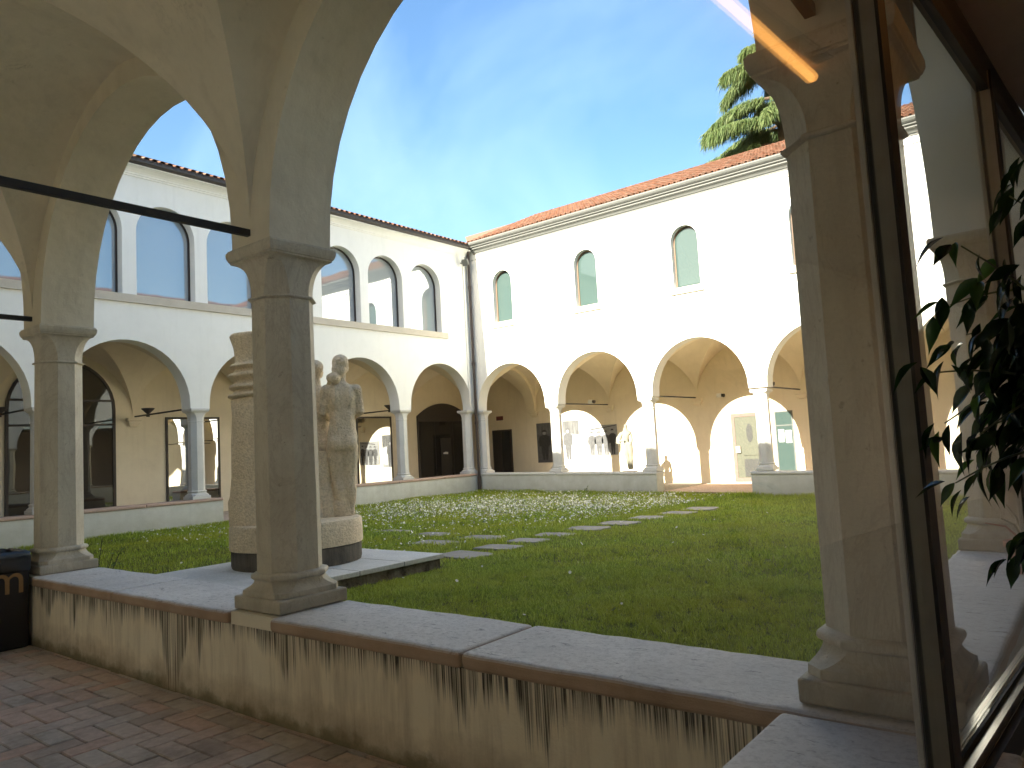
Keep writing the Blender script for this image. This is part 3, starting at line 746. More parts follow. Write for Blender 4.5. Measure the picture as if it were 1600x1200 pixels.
# ================================================================== EAST WING
east = thing('cloister_wing', (-.7, 12, 0), 'right hand cloister wing glimpsed edge-on past the dark window post', 'building', 'wings round the cloister garden')
EY = [2.98, 6.86, 10.73, 14.6, 18.45, 22.3]
ops = [((a+b)/2, (b-a)/2-.235, .05, (b-a)/2-.23) for a, b in zip(EY[:-1], EY[1:])]
arcade_wall(MB(), PE, 3.28, 22.3, ops, 3.08, 5.5, .49).build('arcade_wall', 'white_plaster', east, smooth=True, flat=0, sharp=20)
wins_e = [(4.9+3.87*k, .8, 6.15, 7.7) for k in range(5)]
window_wall(MB(), PE, 3.28, 22.3, wins_e, 5.5, 9.6, .3).build('upper_wall', 'white_plaster', east, smooth=True, flat=0, sharp=20)
for c, h, zs, zp in wins_e: arch_window(east, PE, c, h, zs, zp, .2, .06, 'dark_frame', 'upper_glass')
rf = MB(); rf.quad(PE(3, -.36, 9.72), PE(27, -.36, 9.72), PE(27, 4.5, 11.8), PE(3, 4.5, 11.8)); rf.quad(PE(3, 4.5, 11.8), PE(27, 4.5, 11.8), PE(27, 9.2, 9.7), PE(3, 9.2, 9.7))
rf.quad(PE(3, -.36, 9.72), PE(27, -.36, 9.72), PE(27, .1, 9.6), PE(3, .1, 9.6))
rf.build('roof', 'roof_tile', east)
column_set(east, [(-.72, y) for y in EY[1:-1]], .645, 3.08, 'pier_stone')
parapet(east, PE, 3.32, 22.2, .645, -.6, .50, [6.86, 9.0, 12.0, 15.0, 18.5], 'foot_plaster', 'coping_stone', d0=-.03)

# room behind the glazing, where the camera stands
room = tag(MB().add([(-.2,-3,-.02),(3.6,-3,-.02),(3.6,23,-.02),(-.2,23,-.02),(-.2,-3,4.1),(3.6,-3,4.1),(3.6,23,4.1),(-.2,23,4.1)],
    [(4,5,6,7),(0,1,5,4),(1,2,6,5),(2,3,7,6)]).build('room_walls', 'room_plaster', None, (1.7, 5, 0), fix=False), kind='structure')
tag(MB().box(-.30, 3.6, -3, 23, -.1, 0).build('room_floor', 'room_plaster', None, (1.7, 5, 0)), kind='structure')
tag(MB().box(-.42, 0.4, -3.0, 2.6, 3.34, 4.1).add([(-.45,2.6,3.34),(-.05,6.6,3.34),(3.6,6.6,3.34),(3.6,2.6,3.34)], [(0,1,2,3)]).build('room_ceiling', 'room_plaster', None, (1.7, 5, 0), fix=False), kind='structure')

# ------------------------------------------------------------------ glazed screen (runs almost north, slightly turned)
gx = lambda y: -.58+.068*y
scr = thing('glazed_screen', (-.45, 2.2, .64), 'dark framed glass screen standing on the low cross wall beside the potted ficus', 'glass screen')
def slant(mb, x0, x1, y0, y1, z0, z1):
    vs = []
    for z in (z0, z1):
        for y, xx in ((y0, x0), (y0, x1), (y1, x1), (y1, x0)): vs.append((gx(y)+xx, y, z))
    return mb.add(vs, [(0,3,2,1),(4,5,6,7),(0,1,5,4),(1,2,6,5),(2,3,7,6),(3,0,4,7)])
slant(MB(), -.004, .004, -2.9, 2.235, .70, 3.15).build('pane', 'clear_glass', scr)
slant(MB(), -.004, .004, 2.315, 4.02, .70, 3.15).build('pane', 'clear_glass', scr)
slant(MB(), -.004, .004, 4.10, 6.4, .70, 3.15).build('pane', 'clear_glass', scr)
for yc in (2.275, 4.06):
    mu = slant(MB(), -.028, .026, yc-.036, yc+.036, .64, 3.24).build('mullion', 'bronze_frame', scr, at=(gx(yc), yc, .64))
    slant(MB(), -.046, -.031, yc-.05, yc+.03, .64, 3.24).build('trim', 'alu', mu)
    slant(MB(), -.030, -.0285, yc-.042, yc+.036, .64, 3.24).build('gasket', 'gasket', mu)
    slant(MB(), -.027, -.014, yc-.0375, yc-.0365, .64, 3.24).build('gasket', 'gasket', mu)
    slant(MB(), .0265, .036, yc-.04, yc+.034, .64, 3.24).build('gasket', 'brown_frame', mu)
for y0, y1 in ((-2.9, 2.235), (2.315, 4.02), (4.10, 6.4)):
    slant(MB(), -.03, -.006, y0, y1, .642, .70).build('rail', 'bright_alu', scr, at=(gx(y0), y0, .66))
    slant(MB(), -.005, .008, y0, y1, .642, .69).build('rail', 'gasket', scr, at=(gx(y0), y0, .66))
    slant(MB(), .009, .035, y0, y1, .642, .675).build('rail', 'bright_alu', scr, at=(gx(y0), y0, .66))
    slant(MB(), -.03, .02, y0, y1, 3.15, 3.235).build('rail', 'brown_frame', scr, at=(gx(y0), y0, 3.2))
slant(MB(), .036, .062, -2.9, 6.4, .55, .641).build('skirting', 'brown_frame', scr)
slant(MB(), -.025, .02, -2.9, 6.4, 3.238, 3.36).build('header', 'brown_frame', scr)

# long warm lamp hanging in the room (seen mirrored in the glass)
lp = thing('pendant_lamp', (.24, 2.7, 3.28), 'long warm orange lamp tube whose reflection crosses the glass above the end pier', 'lamp')
MB().tube([(.278, 3.545, 3.3), (.13, 1.6, 3.3)], .024, 10).build('tube', 'lamp_glow', lp)
MB().box(.16, .24, 1.6, 3.5, 3.332, 3.352).build('housing', 'brown_frame', lp)

# ================================================================== GROUND
def smooth(t): t = max(0, min(1, t)); return t*t*(3-2*t)
def lawn_z(x, y): return -.10 + settle(min(x, -1), 0)*smooth((y-6)/15)
lm = MB(); nx, ny = 60, 60
for j in range(ny+1):
    for i in range(nx+1):
        x = -19.7+19.1*i/nx; y = 3.2+19.15*j/ny
        lm.v.append((x, y, lawn_z(x, y)+.012*math.sin(3.1*x+1.3*y)+.012*math.sin(1.7*y-2.3*x)))
lm.f = [(j*(nx+1)+i, j*(nx+1)+i+1, (j+1)*(nx+1)+i+1, (j+1)*(nx+1)+i) for j in range(ny) for i in range(nx)]
tag(lm.build('lawn', 'lawn', None, (-10, 12, 0), smooth=True, sharp=180), 'lawn', kind='structure')
gm = MB(); gm.quad((-1500, -1500, -.75), (1500, -1500, -.75), (1500, 1500, -.75), (-1500, 1500, -.75))
tag(gm.build('ground', 'lawn', None, (0, 0, -.75)), kind='structure')

# brick floors: herringbone
BW = .15
floor = tag(MB().add([(-24, -1, -.012), (-.9, -1, -.012), (-.9, 2.74, -.012), (-24, 2.74, -.012)], [(0, 1, 2, 3)]).build('arcade_floor', 'mortar', None, (-6, 2, 0)), kind='structure')
bricks = []
for a in range(-40, 120):
    for b in range(-60, 60):
        cx, cy = a+2*b, a-2*b
        for (ox, oy, w, h) in ((0, 0, 2, 1), (0, 1, 1, 2)):
            x = -12+(cx+ox)*BW*1.0; y = -3+(cy+oy)*BW
            bricks.append((x, y, w*BW, h*BW))
hb = MB().box(.004, 2*BW-.004, .004, BW-.004, -.03, .0).build('brick', 'floor_brick', None, (0, 0, 0)); bevel(hb, .006, 1)
vb = MB().box(.004, BW-.004, .004, 2*BW-.004, -.03, .0).build('brick', 'floor_brick', None, (0, 0, 0)); bevel(vb, .006, 1)
COL.objects.unlink(hb); COL.objects.unlink(vb)
cand = []
for x, y, w, h in bricks:
    if y+.03 > 2.735 or y < -.95 or x < -24 or x+w > -1.0: continue
    cand.append((x, y, w, h))
near = sorted(cand, key=lambda q: (q[0]+5)**2*.35+(q[1]-2.2)**2*1.6)
shown = [q for q in near if q[1] > .35*(-q[0])*.55-.2 and q[0] > -9][:240]
sset = set(shown)
for x, y, w, h in shown:
    if y+h > 2.735: MB().box(x+.004, x+w-.004, y+.004, 2.732, -.03, R.uniform(-.003, .003)).build('brick', 'floor_brick', floor, (x, y, 0))
    else: share(hb if w > h else vb, floor, (x, y, R.uniform(-.003, .003)), 'brick')
rest = MB()
for q in cand:
    if q not in sset and q[0] > -20: x, y, w, h = q; rest.box(x+.004, x+w-.004, y+.004, min(2.732, y+h-.004), -.03, R.uniform(-.003, .003))
tag(rest.build('brick_field', 'floor_brick', floor, fix=False), kind='stuff')
fn = MB(); fn.add([nwarp((x, y, -.012)) for x, y in ((-24, 22.35), (-15, 22.35), (-5, 22.35), (3, 22.35), (3, 26.4), (-5, 26.4), (-15, 26.4), (-24, 26.4))], [(0, 1, 6, 7), (1, 2, 5, 6), (2, 3, 4, 5)])
nf = tag(fn.build('north_walk_floor', 'mortar', None, (-10, 24, 0)), kind='structure')
rest = MB()
for i in range(-46, -20):
    for j in range(26):
        x = i*.3+(.15 if j % 2 else 0)+2.0; y = 22.36+j*.152
        rest.v += [nwarp(p) for p in MB().box(x+.005, x+.295, y+.005, y+.147, -.03, R.uniform(-.002, .003)).v]
        k = len(rest.v)-8; rest.f += [tuple(a+k for a in f) for f in [(4,5,6,7),(0,1,5,4),(1,2,6,5),(2,3,7,6),(3,0,4,7)]]
tag(rest.build('brick_field', 'pink_stone', nf, fix=False), kind='stuff')
wf = MB().add([(-24, -1, -.01), (-19.7, -1, -.01), (-19.7, 22.4, -.01), (-24, 22.4, -.01)], [(0, 1, 2, 3)])
tag(wf.build('west_walk_floor', 'floor_brick', None, (-22, 12, 0)), kind='structure')

# stepping stones
STONES = [(-8.48, 9.16, .95, .62, 'stepping stone touching the far corner of the monument platform'), (-8.53, 10.12, .80, .52, 'stepping stone second from the platform in the line to the far gap'),
 (-8.63, 11.07, .75, .52, 'stepping stone third from the platform in the line to the far gap'), (-8.69, 12.01, .78, .55, 'stepping stone fourth from the platform in the line to the far gap'),
 (-8.73, 13.23, .85, .7, 'stepping stone in the middle of the line between platform and far gap'), (-8.65, 14.39, .85, .7, 'stepping stone fourth back from the gap in the far parapet'),
 (-8.59, 15.68, .85, .75, 'stepping stone third back from the gap in the far parapet'), (-8.48, 16.9, .8, .75, 'stepping stone second back from the gap in the far parapet'),
 (-8.46, 18.2, .8, .8, 'stepping stone in the line lying closest to the far parapet gap'), (-10.14, 10.17, 1.05, .66, 'wide stepping stone behind the platform, nearest it in the side branch'),
 (-9.81, 11.14, .92, .62, 'stepping stone joining the side branch to the main line'), (-11.28, 11.29, .90, .55, 'stepping stone among daisies in the middle of the side branch'),
 (-12.67, 11.42, .95, .5, 'farthest stepping stone of the side branch, beside the statue drum')]
STX = []
for x, y, w, d, lab in STONES:
    rot = R.uniform(-.12, .12)
    pts = []
    for i in range(20):
        t = 2*math.pi*(i+.5)/20; q = (abs(math.cos(t))**9+abs(math.sin(t))**9)**(-1/9)*(1+R.uniform(-.05, .05))
        px, py = w/2*q*math.cos(t), d/2*q*math.sin(t)
        pts.append((x+px*math.cos(rot)-py*math.sin(rot), y+px*math.sin(rot)+py*math.cos(rot)))
    z = lawn_z(x, y)
    o = MB().loft([[(a, b, z-.06) for a, b in pts], [(a, b, z+.018) for a, b in pts], [(x+(a-x)*.96, y+(b-y)*.96, z+.028) for a, b in pts]]).build('stepping_stone', 'path_stone', None, (x, y, z))
    tag(o, lab, 'stepping stone', 'stepping stones across the lawn'); STX.append((x, y, w/2, d/2))

# ================================================================== MONUMENT
mz = .10
pf = thing('monument_platform', (-9.35, 6.5, -.1), 'low square stone platform with mossy dark edge under the monument', 'platform')
g = G('mossy'); c_ = g.mix(g.ramp(g.noise(5, 6, .7), (.38, 0), (.66, 1)), (.05, .042, .03), (.25, .22, .17)); M['mossy'] = g.done(g.bsdf(c_, .95, g.bump(g.noise(25, 5, .7), .6, .02), spec=.1))
g = G('wet_stone'); c_ = g.mix(g.ramp(g.noise(1, 6, .7, g.stretch(14, 14, 2.0)), (.38, 0), (.68, 1)), (.16, .14, .115), (.075, .07, .06)); M['drum_base'] = g.done(g.bsdf(c_, .9, g.bump(g.noise(30, 5, .7), .6, .02), spec=.1))
MB().box(-10.70, -7.96, 4.98, 8.06, -.4, .03).build('platform_edge', 'mossy', pf)
xs = [-10.75, -9.85, -8.95, -7.9]; ys = [4.92, 5.72, 6.5, 7.3, 8.1]
for i in range(3):
    for j in range(4):
        o = MB().box(xs[i]+.006, xs[i+1]-.006, ys[j]+.006, ys[j+1]-.006, .032, mz+R.uniform(-.004, .002)).build('slab', 'slab_stone', pf, at=((xs[i]+xs[i+1])/2, (ys[j]+ys[j+1])/2, .03)); bevel(o, .01)
CX, CY = -9.55, 6.70
mon = thing('stone_monument', (CX, CY, mz), 'rough stone monument of carved figures and a ringed column on a round drum', 'monument')
MB().loft(lathe(CX, CY, [(.92, mz+.003), (.93, .14), (.93, .35), (.90, .362)], 48)).build('drum_base', 'drum_base', mon, smooth=True)
MB().loft(lathe(CX, CY, [(.95, .364), (.955, .39), (.95, .68), (.93, .715), (.90, .72)], 48)).build('pedestal', 'granite', mon, smooth=True)
rt, vw = Vector((.574, .819, 0)), Vector((-.819, .574, 0))          # across / along the approach from the near walk
def local(o, x, y, z): return Vector(o) + rt*x + vw*y + Vector((0, 0, z))
colc = Vector((CX, CY, 0)) - rt*.47 - vw*.05
prof = [(.47, .721), (.47, 1.05), (.445, 1.12), (.43, 1.4), (.415, 1.9), (.40, 2.3), (.405, 2.52)]
def torus(z, r, h, k): return [(r-.02+k*math.sin(math.pi*i/6), z+h*i/6) for i in range(7)]
prof += torus(2.54, .40, .09, .07)+torus(2.66, .385, .10, .075)+torus(2.82, .38, .11, .08)+torus(2.97, .37, .09, .07)
prof += [(.345, 3.08), (.34, 3.15), (.36, 3.3), (.40, 3.43), (.41, 3.46), (.39, 3.49)]
def rough(mbv, amp, sc):
    from mathutils import noise
    return [tuple(Vector(p)+Vector(noise.noise_vector(Vector(p)*sc))*amp) for p in mbv]
cm = MB().loft(lathe(colc.x, colc.y, prof, 40)); cm.v = rough(cm.v, .018, 5)
cm.build('ringed_column', 'granite', mon, smooth=True, sharp=70)
def skin(name, nodes, edges, mat, parent, at, base, axes=None, sub=2, seed=0):
    """one continuous body grown over a joint skeleton; nodes: name -> (x,y,z,rx,ry)"""
    me = bpy.data.meshes.new(name); bm = bmesh.new(); lay = bm.verts.layers.skin.verify(); ix = {}
    ex, ey = axes or (rt, vw)
    for k, (x, y, z, rx, ry) in nodes.items():
        p = Vector(base)+ex*x+ey*y+Vector((0, 0, z))-Vector(at)
        v_ = bm.verts.new(p); v_[lay].radius = (rx, ry); ix[k] = v_
    first = next(iter(nodes)); ix[first][lay].use_root = True
    for a, b in edges: bm.edges.new((ix[a], ix[b]))
    bm.to_mesh(me); bm.free()
    o = bpy.data.objects.new(name, me); COL.objects.link(o)
    s_ = o.modifiers.new('skin', 'SKIN'); s_.use_smooth_shade = True
    u_ = o.modifiers.new('sub', 'SUBSURF'); u_.levels = sub; u_.render_levels = sub
    dg = bpy.context.evaluated_depsgraph_get(); em = bpy.data.meshes.new_from_object(o.evaluated_get(dg))
    bpy.data.objects.remove(o); bpy.data.meshes.remove(me)
    from mathutils import noise
    for v_ in em.vertices: v_.co += Vector(noise.noise_vector(v_.co*7+Vector((seed, 0, 0))))*.010
    for p in em.polygons: p.use_smooth = True
    em.materials.clear(); em.materials.append(M[mat]); em.name = name
    return put(bpy.data.objects.new(name, em), parent, at)
def fuse(name, mb, mat, parent, voxel=.020, amp=.008, seed=0):
    """weld overlapping volumes into one continuous carved body"""
    at = org(parent); me = bpy.data.meshes.new(name)
    me.from_pydata([tuple(Vector(p)-at) for p in mb.v], [], mb.f)
    bm = bmesh.new(); bm.from_mesh(me); bmesh.ops.recalc_face_normals(bm, faces=bm.faces); bm.to_mesh(me); bm.free()
    o = bpy.data.objects.new(name, me); COL.objects.link(o)
    r_ = o.modifiers.new('weld', 'REMESH'); r_.mode = 'VOXEL'; r_.voxel_size = voxel; r_.use_smooth_shade = True
    sm = o.modifiers.new('smooth', 'SMOOTH'); sm.factor = .5; sm.iterations = 2
    em = bpy.data.meshes.new_from_object(o.evaluated_get(bpy.context.evaluated_depsgraph_get()))
    bpy.data.objects.remove(o); bpy.data.meshes.remove(me)
    from mathutils import noise
    for v_ in em.vertices: v_.co += Vector(noise.noise_vector(v_.co*9+Vector((seed, 0, 0))))*amp
    for p in em.polygons: p.use_smooth = True
    em.materials.clear(); em.materials.append(M[mat]); em.name = name
    return put(bpy.data.objects.new(name, em), parent, at)
def body(base, H, sway, turn, hair, seed):
    """standing woman seen from behind: base point, height, sideways sway, head turn"""
    m = MB(); k = H/2.45
    L = lambda x, y, z: local(base, x*k*1.08, y*k*1.1, z*k)
    def el(cx, cy, cz, rx, ry, rz, n=16):
        m.loft([[L(cx+rx*math.sin(t)*math.cos(2*math.pi*j/n), cy+ry*math.sin(t)*math.sin(2*math.pi*j/n), cz-rz*math.cos(t)) for j in range(n)] for t in [math.pi*i/12 for i in range(1, 12)]])
    def trunk(rings, n=20): m.loft([[L(cx+rx*math.cos(2*math.pi*j/n), cy+ry*math.sin(2*math.pi*j/n), z) for j in range(n)] for z, cx, cy, rx, ry in rings])
    w = sway
    trunk([(.98, 0, 0, .20, .15), (1.08, 0, 0, .215, .165), (1.20, .01*w, 0, .21, .155), (1.34, .02*w, 0, .185, .13), (1.46, .03*w, 0, .172, .12), (1.60, .03*w, 0, .185, .125), (1.76, .02*w, 0, .21, .135), (1.90, .02*w, .0, .225, .125), (1.97, .02*w, .01, .16, .10), (2.02, .03*w, .01, .075, .07), (2.20, .04*w, .02, .06, .065)])
    el(-.085, -.075, 1.08, .115, .12, .14); el(.095, -.075, 1.08, .115, .12, .14)
    for sd in (-1, 1):
        trunk([(.02, sd*.07+.02, .0, .065, .09), (.10, sd*.06+.02, -.01, .062, .07), (.28, sd*.07+.015, -.03, .085, .09), (.42, sd*.075+.01, -.03, .094, .098), (.56, sd*.08, .0, .088, .09), (.66, sd*.085, .01, .10, .10), (.85, sd*.095, 0, .122, .125), (1.05, sd*.10, 0, .125, .14)])
        el(sd*.075+.03, .09, .04, .055, .12, .04)
        el(sd*.20+.02*w, 0, 1.90, .085, .085, .09)
        a, b, c = L(sd*.225+.02*w, 0, 1.88), L(sd*.265+.02*w, .03, 1.56), L(sd*.14, .22, 1.46)
        m.tube([a, (a+b)/2, b], .070*k, 12, .056*k); m.tube([b, (b+c)/2, c], .056*k, 12, .042*k); el(sd*.265+.02*w, .03, 1.56, .058, .058, .06)
    hx = .05*w
    for sd in (-1, 1): el(sd*.085+.02*w, -.065, 1.78, .085, .085, .20); el(sd*.075+.02*w, -.055, 1.45, .07, .075, .18)
    el(hx, .03, 2.28, .105, .125, .15); el(hx+.05*turn, .09, 2.235, .06, .06, .085); el(hx+.095*turn, .10, 2.25, .022, .03, .03)
    if hair:
        el(hx-.01, .0, 2.32, .122, .135, .13); el(hx-.04, -.05, 2.21, .10, .085, .12); el(hx-.12, -.10, 2.075, .10, .075, .085)
    else: el(hx, .0, 2.32, .115, .13, .125)
    return m
fb = local((CX, CY, .715), .70, .10, 0)
fuse('figure', body(fb, 2.49, .5, 1.0, True, 3), 'granite', mon, seed=3)
fb2 = local((CX, CY, .715), .33, .36, 0)
fuse('figure', body(fb2, 2.45, .4, 1.0, False, 9), 'granite', mon, seed=9)
# drapery and rough rock that ties the legs to the drum
rk = MB()
for (dx, dy, w0, w1, hh) in ((.40, .18, .26, .10, 1.0), (.68, .10, .19, .12, .36), (.05, .1, .36, .2, 1.2)):
    c0 = local((CX, CY, .715), dx, dy, 0)
    rk.loft([[local(c0, (w0+(w1-w0)*t)*math.cos(a), .8*(w0+(w1-w0)*t)*math.sin(a), hh*t) for a in [2*math.pi*i/18 for i in range(18)]] for t in [k/10 for k in range(11)]])
rk.v = rough(rk.v, .05, 4); rk.build('drapery', 'granite', mon, smooth=True, sharp=80)

# ================================================================== far statue in the north walk
sx, sy = -13.62, 23.6
st = thing('garden_statue', (sx, sy, settle(sx, 0)), 'pale stone statue of a cloaked standing figure in the sunlit far walk', 'statue')
zz = settle(sx, 0)
bevel(MB().box(sx-.24, sx+.24, sy-.24, sy+.24, zz, zz+.62).build('pedestal', 'statue_stone', st), .02)
ex, ey = Vector((.9, .43, 0)).normalized(), Vector((-.43, .9, 0)).normalized()
nd = {'pel': (.02, 0, .86, .135, .11), 'waist': (.0, 0, 1.05, .12, .10), 'chest': (-.01, 0, 1.26, .15, .11), 'shou': (0, 0, 1.40, .11, .08), 'neck': (.0, 0, 1.51, .052, .052),
      'skull': (0, -.01, 1.62, .075, .085), 'crown': (0, 0, 1.70, .065, .07), 'sl': (-.15, 0, 1.37, .065, .06), 'el': (-.27, -.06, 1.10, .05, .05), 'hl': (-.05, -.18, 1.10, .04, .04),
      'sr': (.15, 0, 1.37, .065, .06), 'er': (.20, -.04, 1.10, .05, .05), 'hr': (.10, -.16, .93, .04, .04),
      'tl': (-.05, 0, .70, .095, .1), 'kl': (.02, -.02, .40, .07, .075), 'al': (.05, 0, .06, .05, .06), 'tr': (.10, 0, .70, .09, .095), 'kr': (.12, -.02, .40, .065, .07), 'ar': (.12, 0, .06, .05, .06)}
skin('figure', nd, [('pel', 'waist'), ('waist', 'chest'), ('chest', 'shou'), ('shou', 'neck'), ('neck', 'skull'), ('skull', 'crown'), ('shou', 'sl'), ('sl', 'el'), ('el', 'hl'), ('shou', 'sr'), ('sr', 'er'), ('er', 'hr'),
    ('pel', 'tl'), ('tl', 'kl'), ('kl', 'al'), ('pel', 'tr'), ('tr', 'kr'), ('kr', 'ar')], 'statue_stone', st, (sx, sy, zz+.6), (sx, sy, zz+.6), (ex, ey))
ck = MB(); base = Vector((sx, sy, zz+.6))
for pts in ([(-.16, .0, 1.42, .06), (-.26, -.02, 1.22, .11), (-.30, -.02, 1.02, .09), (-.14, -.1, .98, .08)], [(.10, -.08, 1.05, .11), (.12, -.1, .8, .10), (.12, -.06, .5, .07), (.12, -.02, .1, .05)]):
    rings = []
    for x, y, z, r in pts:
        c = base+ex*x+ey*y+Vector((0, 0, z)); rings.append([c+ex*r*math.cos(a)+ey*r*.7*math.sin(a) for a in [2*math.pi*i/12 for i in range(12)]])
    ck.loft(rings)
ck.build('cloak', 'statue_stone', st, smooth=True, sharp=80)

# ================================================================== photographs hung on the far back wall
def silhouette(cx, z0, h, w=.36):
    """standing figure with a brimmed hat: polygons of (s,z)"""
    hh = h*.145; zh = z0+h-hh
    body = [(cx-.16*w, z0), (cx-.04*w, z0), (cx, z0+.42*h), (cx+.05*w, z0), (cx+.20*w, z0), (cx+.30*w, z0+.45*h), (cx+.46*w, z0+.50*h), (cx+.48*w, z0+.62*h), (cx+.42*w, z0+.78*h), (cx+.16*w, zh-.02*h),
            (cx-.16*w, zh-.02*h), (cx-.40*w, z0+.78*h), (cx-.50*w, z0+.6*h), (cx-.44*w, z0+.46*h), (cx-.30*w, z0+.46*h), (cx-.26*w, z0+.2*h)]
    face = [(cx+.13*w*math.cos(t*math.pi/6), zh+.04*h+.055*h*math.sin(t*math.pi/6)) for t in range(12)]
    hat = [(cx-.26*w, zh+.085*h), (cx+.26*w, zh+.085*h), (cx+.16*w, zh+.105*h), (cx+.12*w, zh+.15*h), (cx-.12*w, zh+.15*h), (cx-.16*w, zh+.105*h)]
    return body, face, hat
def photo(s0, s1, z0, z1, label, mat_bg, figs, extras=()):
    t = thing('photo_panel', PN((s0+s1)/2, ND, z0), label, 'photo print', 'old photo prints on the far wall')
    MB().extrude([(s0, z0), (s1, z0), (s1, z1), (s0, z1)], PN, ND-.028, ND-.004).build('panel', mat_bg, t)
    k = 0
    for poly, mt in extras:
        k += 1; MB().extrude(poly, PN, ND-.0285-.002*k, ND-.0282).build('print', mt, t)
    for cx, zb, h, w, mt in figs:
        b, f, hat = silhouette(cx, zb, h, w)
        MB().extrude(b, PN, ND-.040, ND-.0282).build('print', mt, t); MB().extrude(f, PN, ND-.041, ND-.0281).build('print', 'print_light', t); MB().extrude(hat, PN, ND-.043, ND-.0283).build('print', mt, t)
photo(-19.72, -18.78, .87, 2.59, 'dark old photo print of a man with a hat, left of the nearest column', 'print_mid', [(-19.30, .98, 1.30, .66, 'print_dark')],
      [([(-19.70, 2.1), (-18.8, 2.1), (-18.8, 2.57), (-19.70, 2.57)], 'print_streak')])
photo(-18.32, -17.46, .93, 2.62, 'tall photo print of a standing man beside a white board, right of a column', 'print_light', [(-18.06, .96, 1.34, .5, 'print_mid')],
      [([(-18.3, 2.1), (-17.5, 2.0), (-17.5, 2.6), (-18.3, 2.6)], 'print_streak'), ([(-17.86, 1.05), (-17.52, 1.12), (-17.52, 1.92), (-17.82, 2.0)], 'paper')])
photo(-17.18, -15.64, 1.08, 2.32, 'wide photo print of several men in hats standing in a row', 'print_light', [(-16.86, 1.09, .98, .40, 'print_mid'), (-16.52, 1.09, .98, .44, 'print_mid'), (-16.18, 1.09, 1.0, .42, 'print_mid'), (-15.86, 1.09, 1.05, .36, 'print_dark')],
      [([(-16.9, 2.18), (-16.0, 2.26), (-15.66, 2.30), (-15.66, 2.27), (-16.0, 2.23), (-16.9, 2.14)], 'print_dark')])
sg = thing('wall_sign', PN(-21.8, ND, 2.9), 'small dark red sign on the wall above the far corner door', 'sign')
MB().extrude([(-21.99, 2.87), (-21.61, 2.87), (-21.61, 3.06), (-21.99, 3.06)], PN, ND-.04, ND-.004).build('plate', 'sign_red', sg)

# ================================================================== rods, lamps, pipes
for x in NC[1:]:
    dz = settle(x, 3); MB().box(x-.018, x+.018, 22.79, 26.25, 3.14+dz, 3.185+dz).build('tie_rod', 'iron', north, at=(x, 24, 3.1))
for y in WC[2:]:
    MB().box(-23.55, -20.14, y-.02, y+.02, 3.18, 3.225).build('tie_rod', 'iron', west, at=(-22, y, 3.1))
for y, lab in ((10.74, 'bowl uplighter on the iron rod beside the near pier, over the glass door'), (6.86, 'bowl uplighter on the rod at the left picture edge'), (14.62, 'bowl uplighter on the rod behind the ringed stone column'), (18.5, 'bowl uplighter on the rod above the glass door reflecting the photos')):
    x0 = -22.7 if y < 18 else -20.5
    t = thing('uplighter', (x0, y, 3.225), lab, 'wall lamp', 'uplighters on the tie rods')
    MB().loft(lathe(x0, y, [(.03, 3.226), (.06, 3.25), (.17, 3.36), (.19, 3.39), (.18, 3.40), (.15, 3.375), (.04, 3.28)], 16)).build('bowl', 'iron', t, smooth=True)
    MB().box(x0-.03, x0+.03, y-.04, y+.04, 3.14, 3.179).build('clamp', 'iron', t)
def spot(x, y, z, lab):
    t = thing('spotlight', (x, y, z), lab, 'spotlight', 'spotlights in the far walk')
    MB().tube([(x-.22, y-.02, z+.09), (x-.05, y, z+.08)], .075, 12).build('head', 'white_paint', t, smooth=True)
    MB().tube([(x-.05, y, z+.08), (x+.06, y, z+.07)], .06, 12).build('body', 'iron', t, smooth=True)
    MB().tube([(x+.02, y, z+.06), (x+.02, y, z+.0)], .02, 8).build('bracket', 'iron', t)
spot(-15.92, 25.2, 3.20+settle(-15.9, 3), 'small white spotlight on the rod above the men in hats print')
spot(-8.2, 23.6, 3.20+settle(-8.2, 3), 'small white spotlight on the rod right of the pink framed door')
spot(-11.0, 26.3, 3.02, 'small spotlight on the wall between two lit arches')
# rain pipe in the corner
dp = thing('rain_pipe', (-19.52, 22.17, -.1), 'dark brown rain pipe running down the corner between shaded and sunlit walls', 'pipe')
MB().tube([(-19.52, 22.17, 9.5), (-19.52, 22.17, 5.0), (-19.52, 22.17, .55)], .055, 12).build('pipe', 'downpipe', dp, smooth=True)
MB().tube([(-19.52, 22.17, .55), (-19.5, 22.15, -.12)], .075, 12).build('shoe', 'downpipe', dp, smooth=True)
for z in (8.05, 4.95, 2.6): MB().tube([(-19.52, 22.17, z), (-19.52, 22.17, z+.12)], .072, 12).build('collar', 'downpipe', dp, smooth=True)
MB().tube([(-19.40, 22.10, 9.64), (-19.52, 22.17, 9.49)], .06, 10).build('outlet', 'downpipe', dp, smooth=True)
cd_ = thing('cable_duct', (-19.62, 21.95, .7), 'thin pale cable duct on the shaded wall beside the rain pipe', 'cable duct')
MB().box(-19.648, -19.60, 21.93, 21.98, 3.3, 9.3).build('duct', 'white_plaster', cd_)
fl = thing('floodlight', (-19.6, 21.85, 9.0), 'square grey floodlight high on the shaded wall by the corner', 'floodlight')
m = MB().box(-.12, .12, -.09, .09, -.12, .12); rotm = Matrix.Rotation(.5, 4, 'X') @ Matrix.Rotation(.4, 4, 'Z')
m.v = [tuple(rotm @ Vector(p)+Vector((-19.36, 21.80, 9.05))) for p in m.v]; bevel(m.build('head', 'zinc', fl), .015)
MB().box(-19.65, -19.44, 21.82, 21.88, 9.05, 9.09).build('arm', 'zinc', fl)

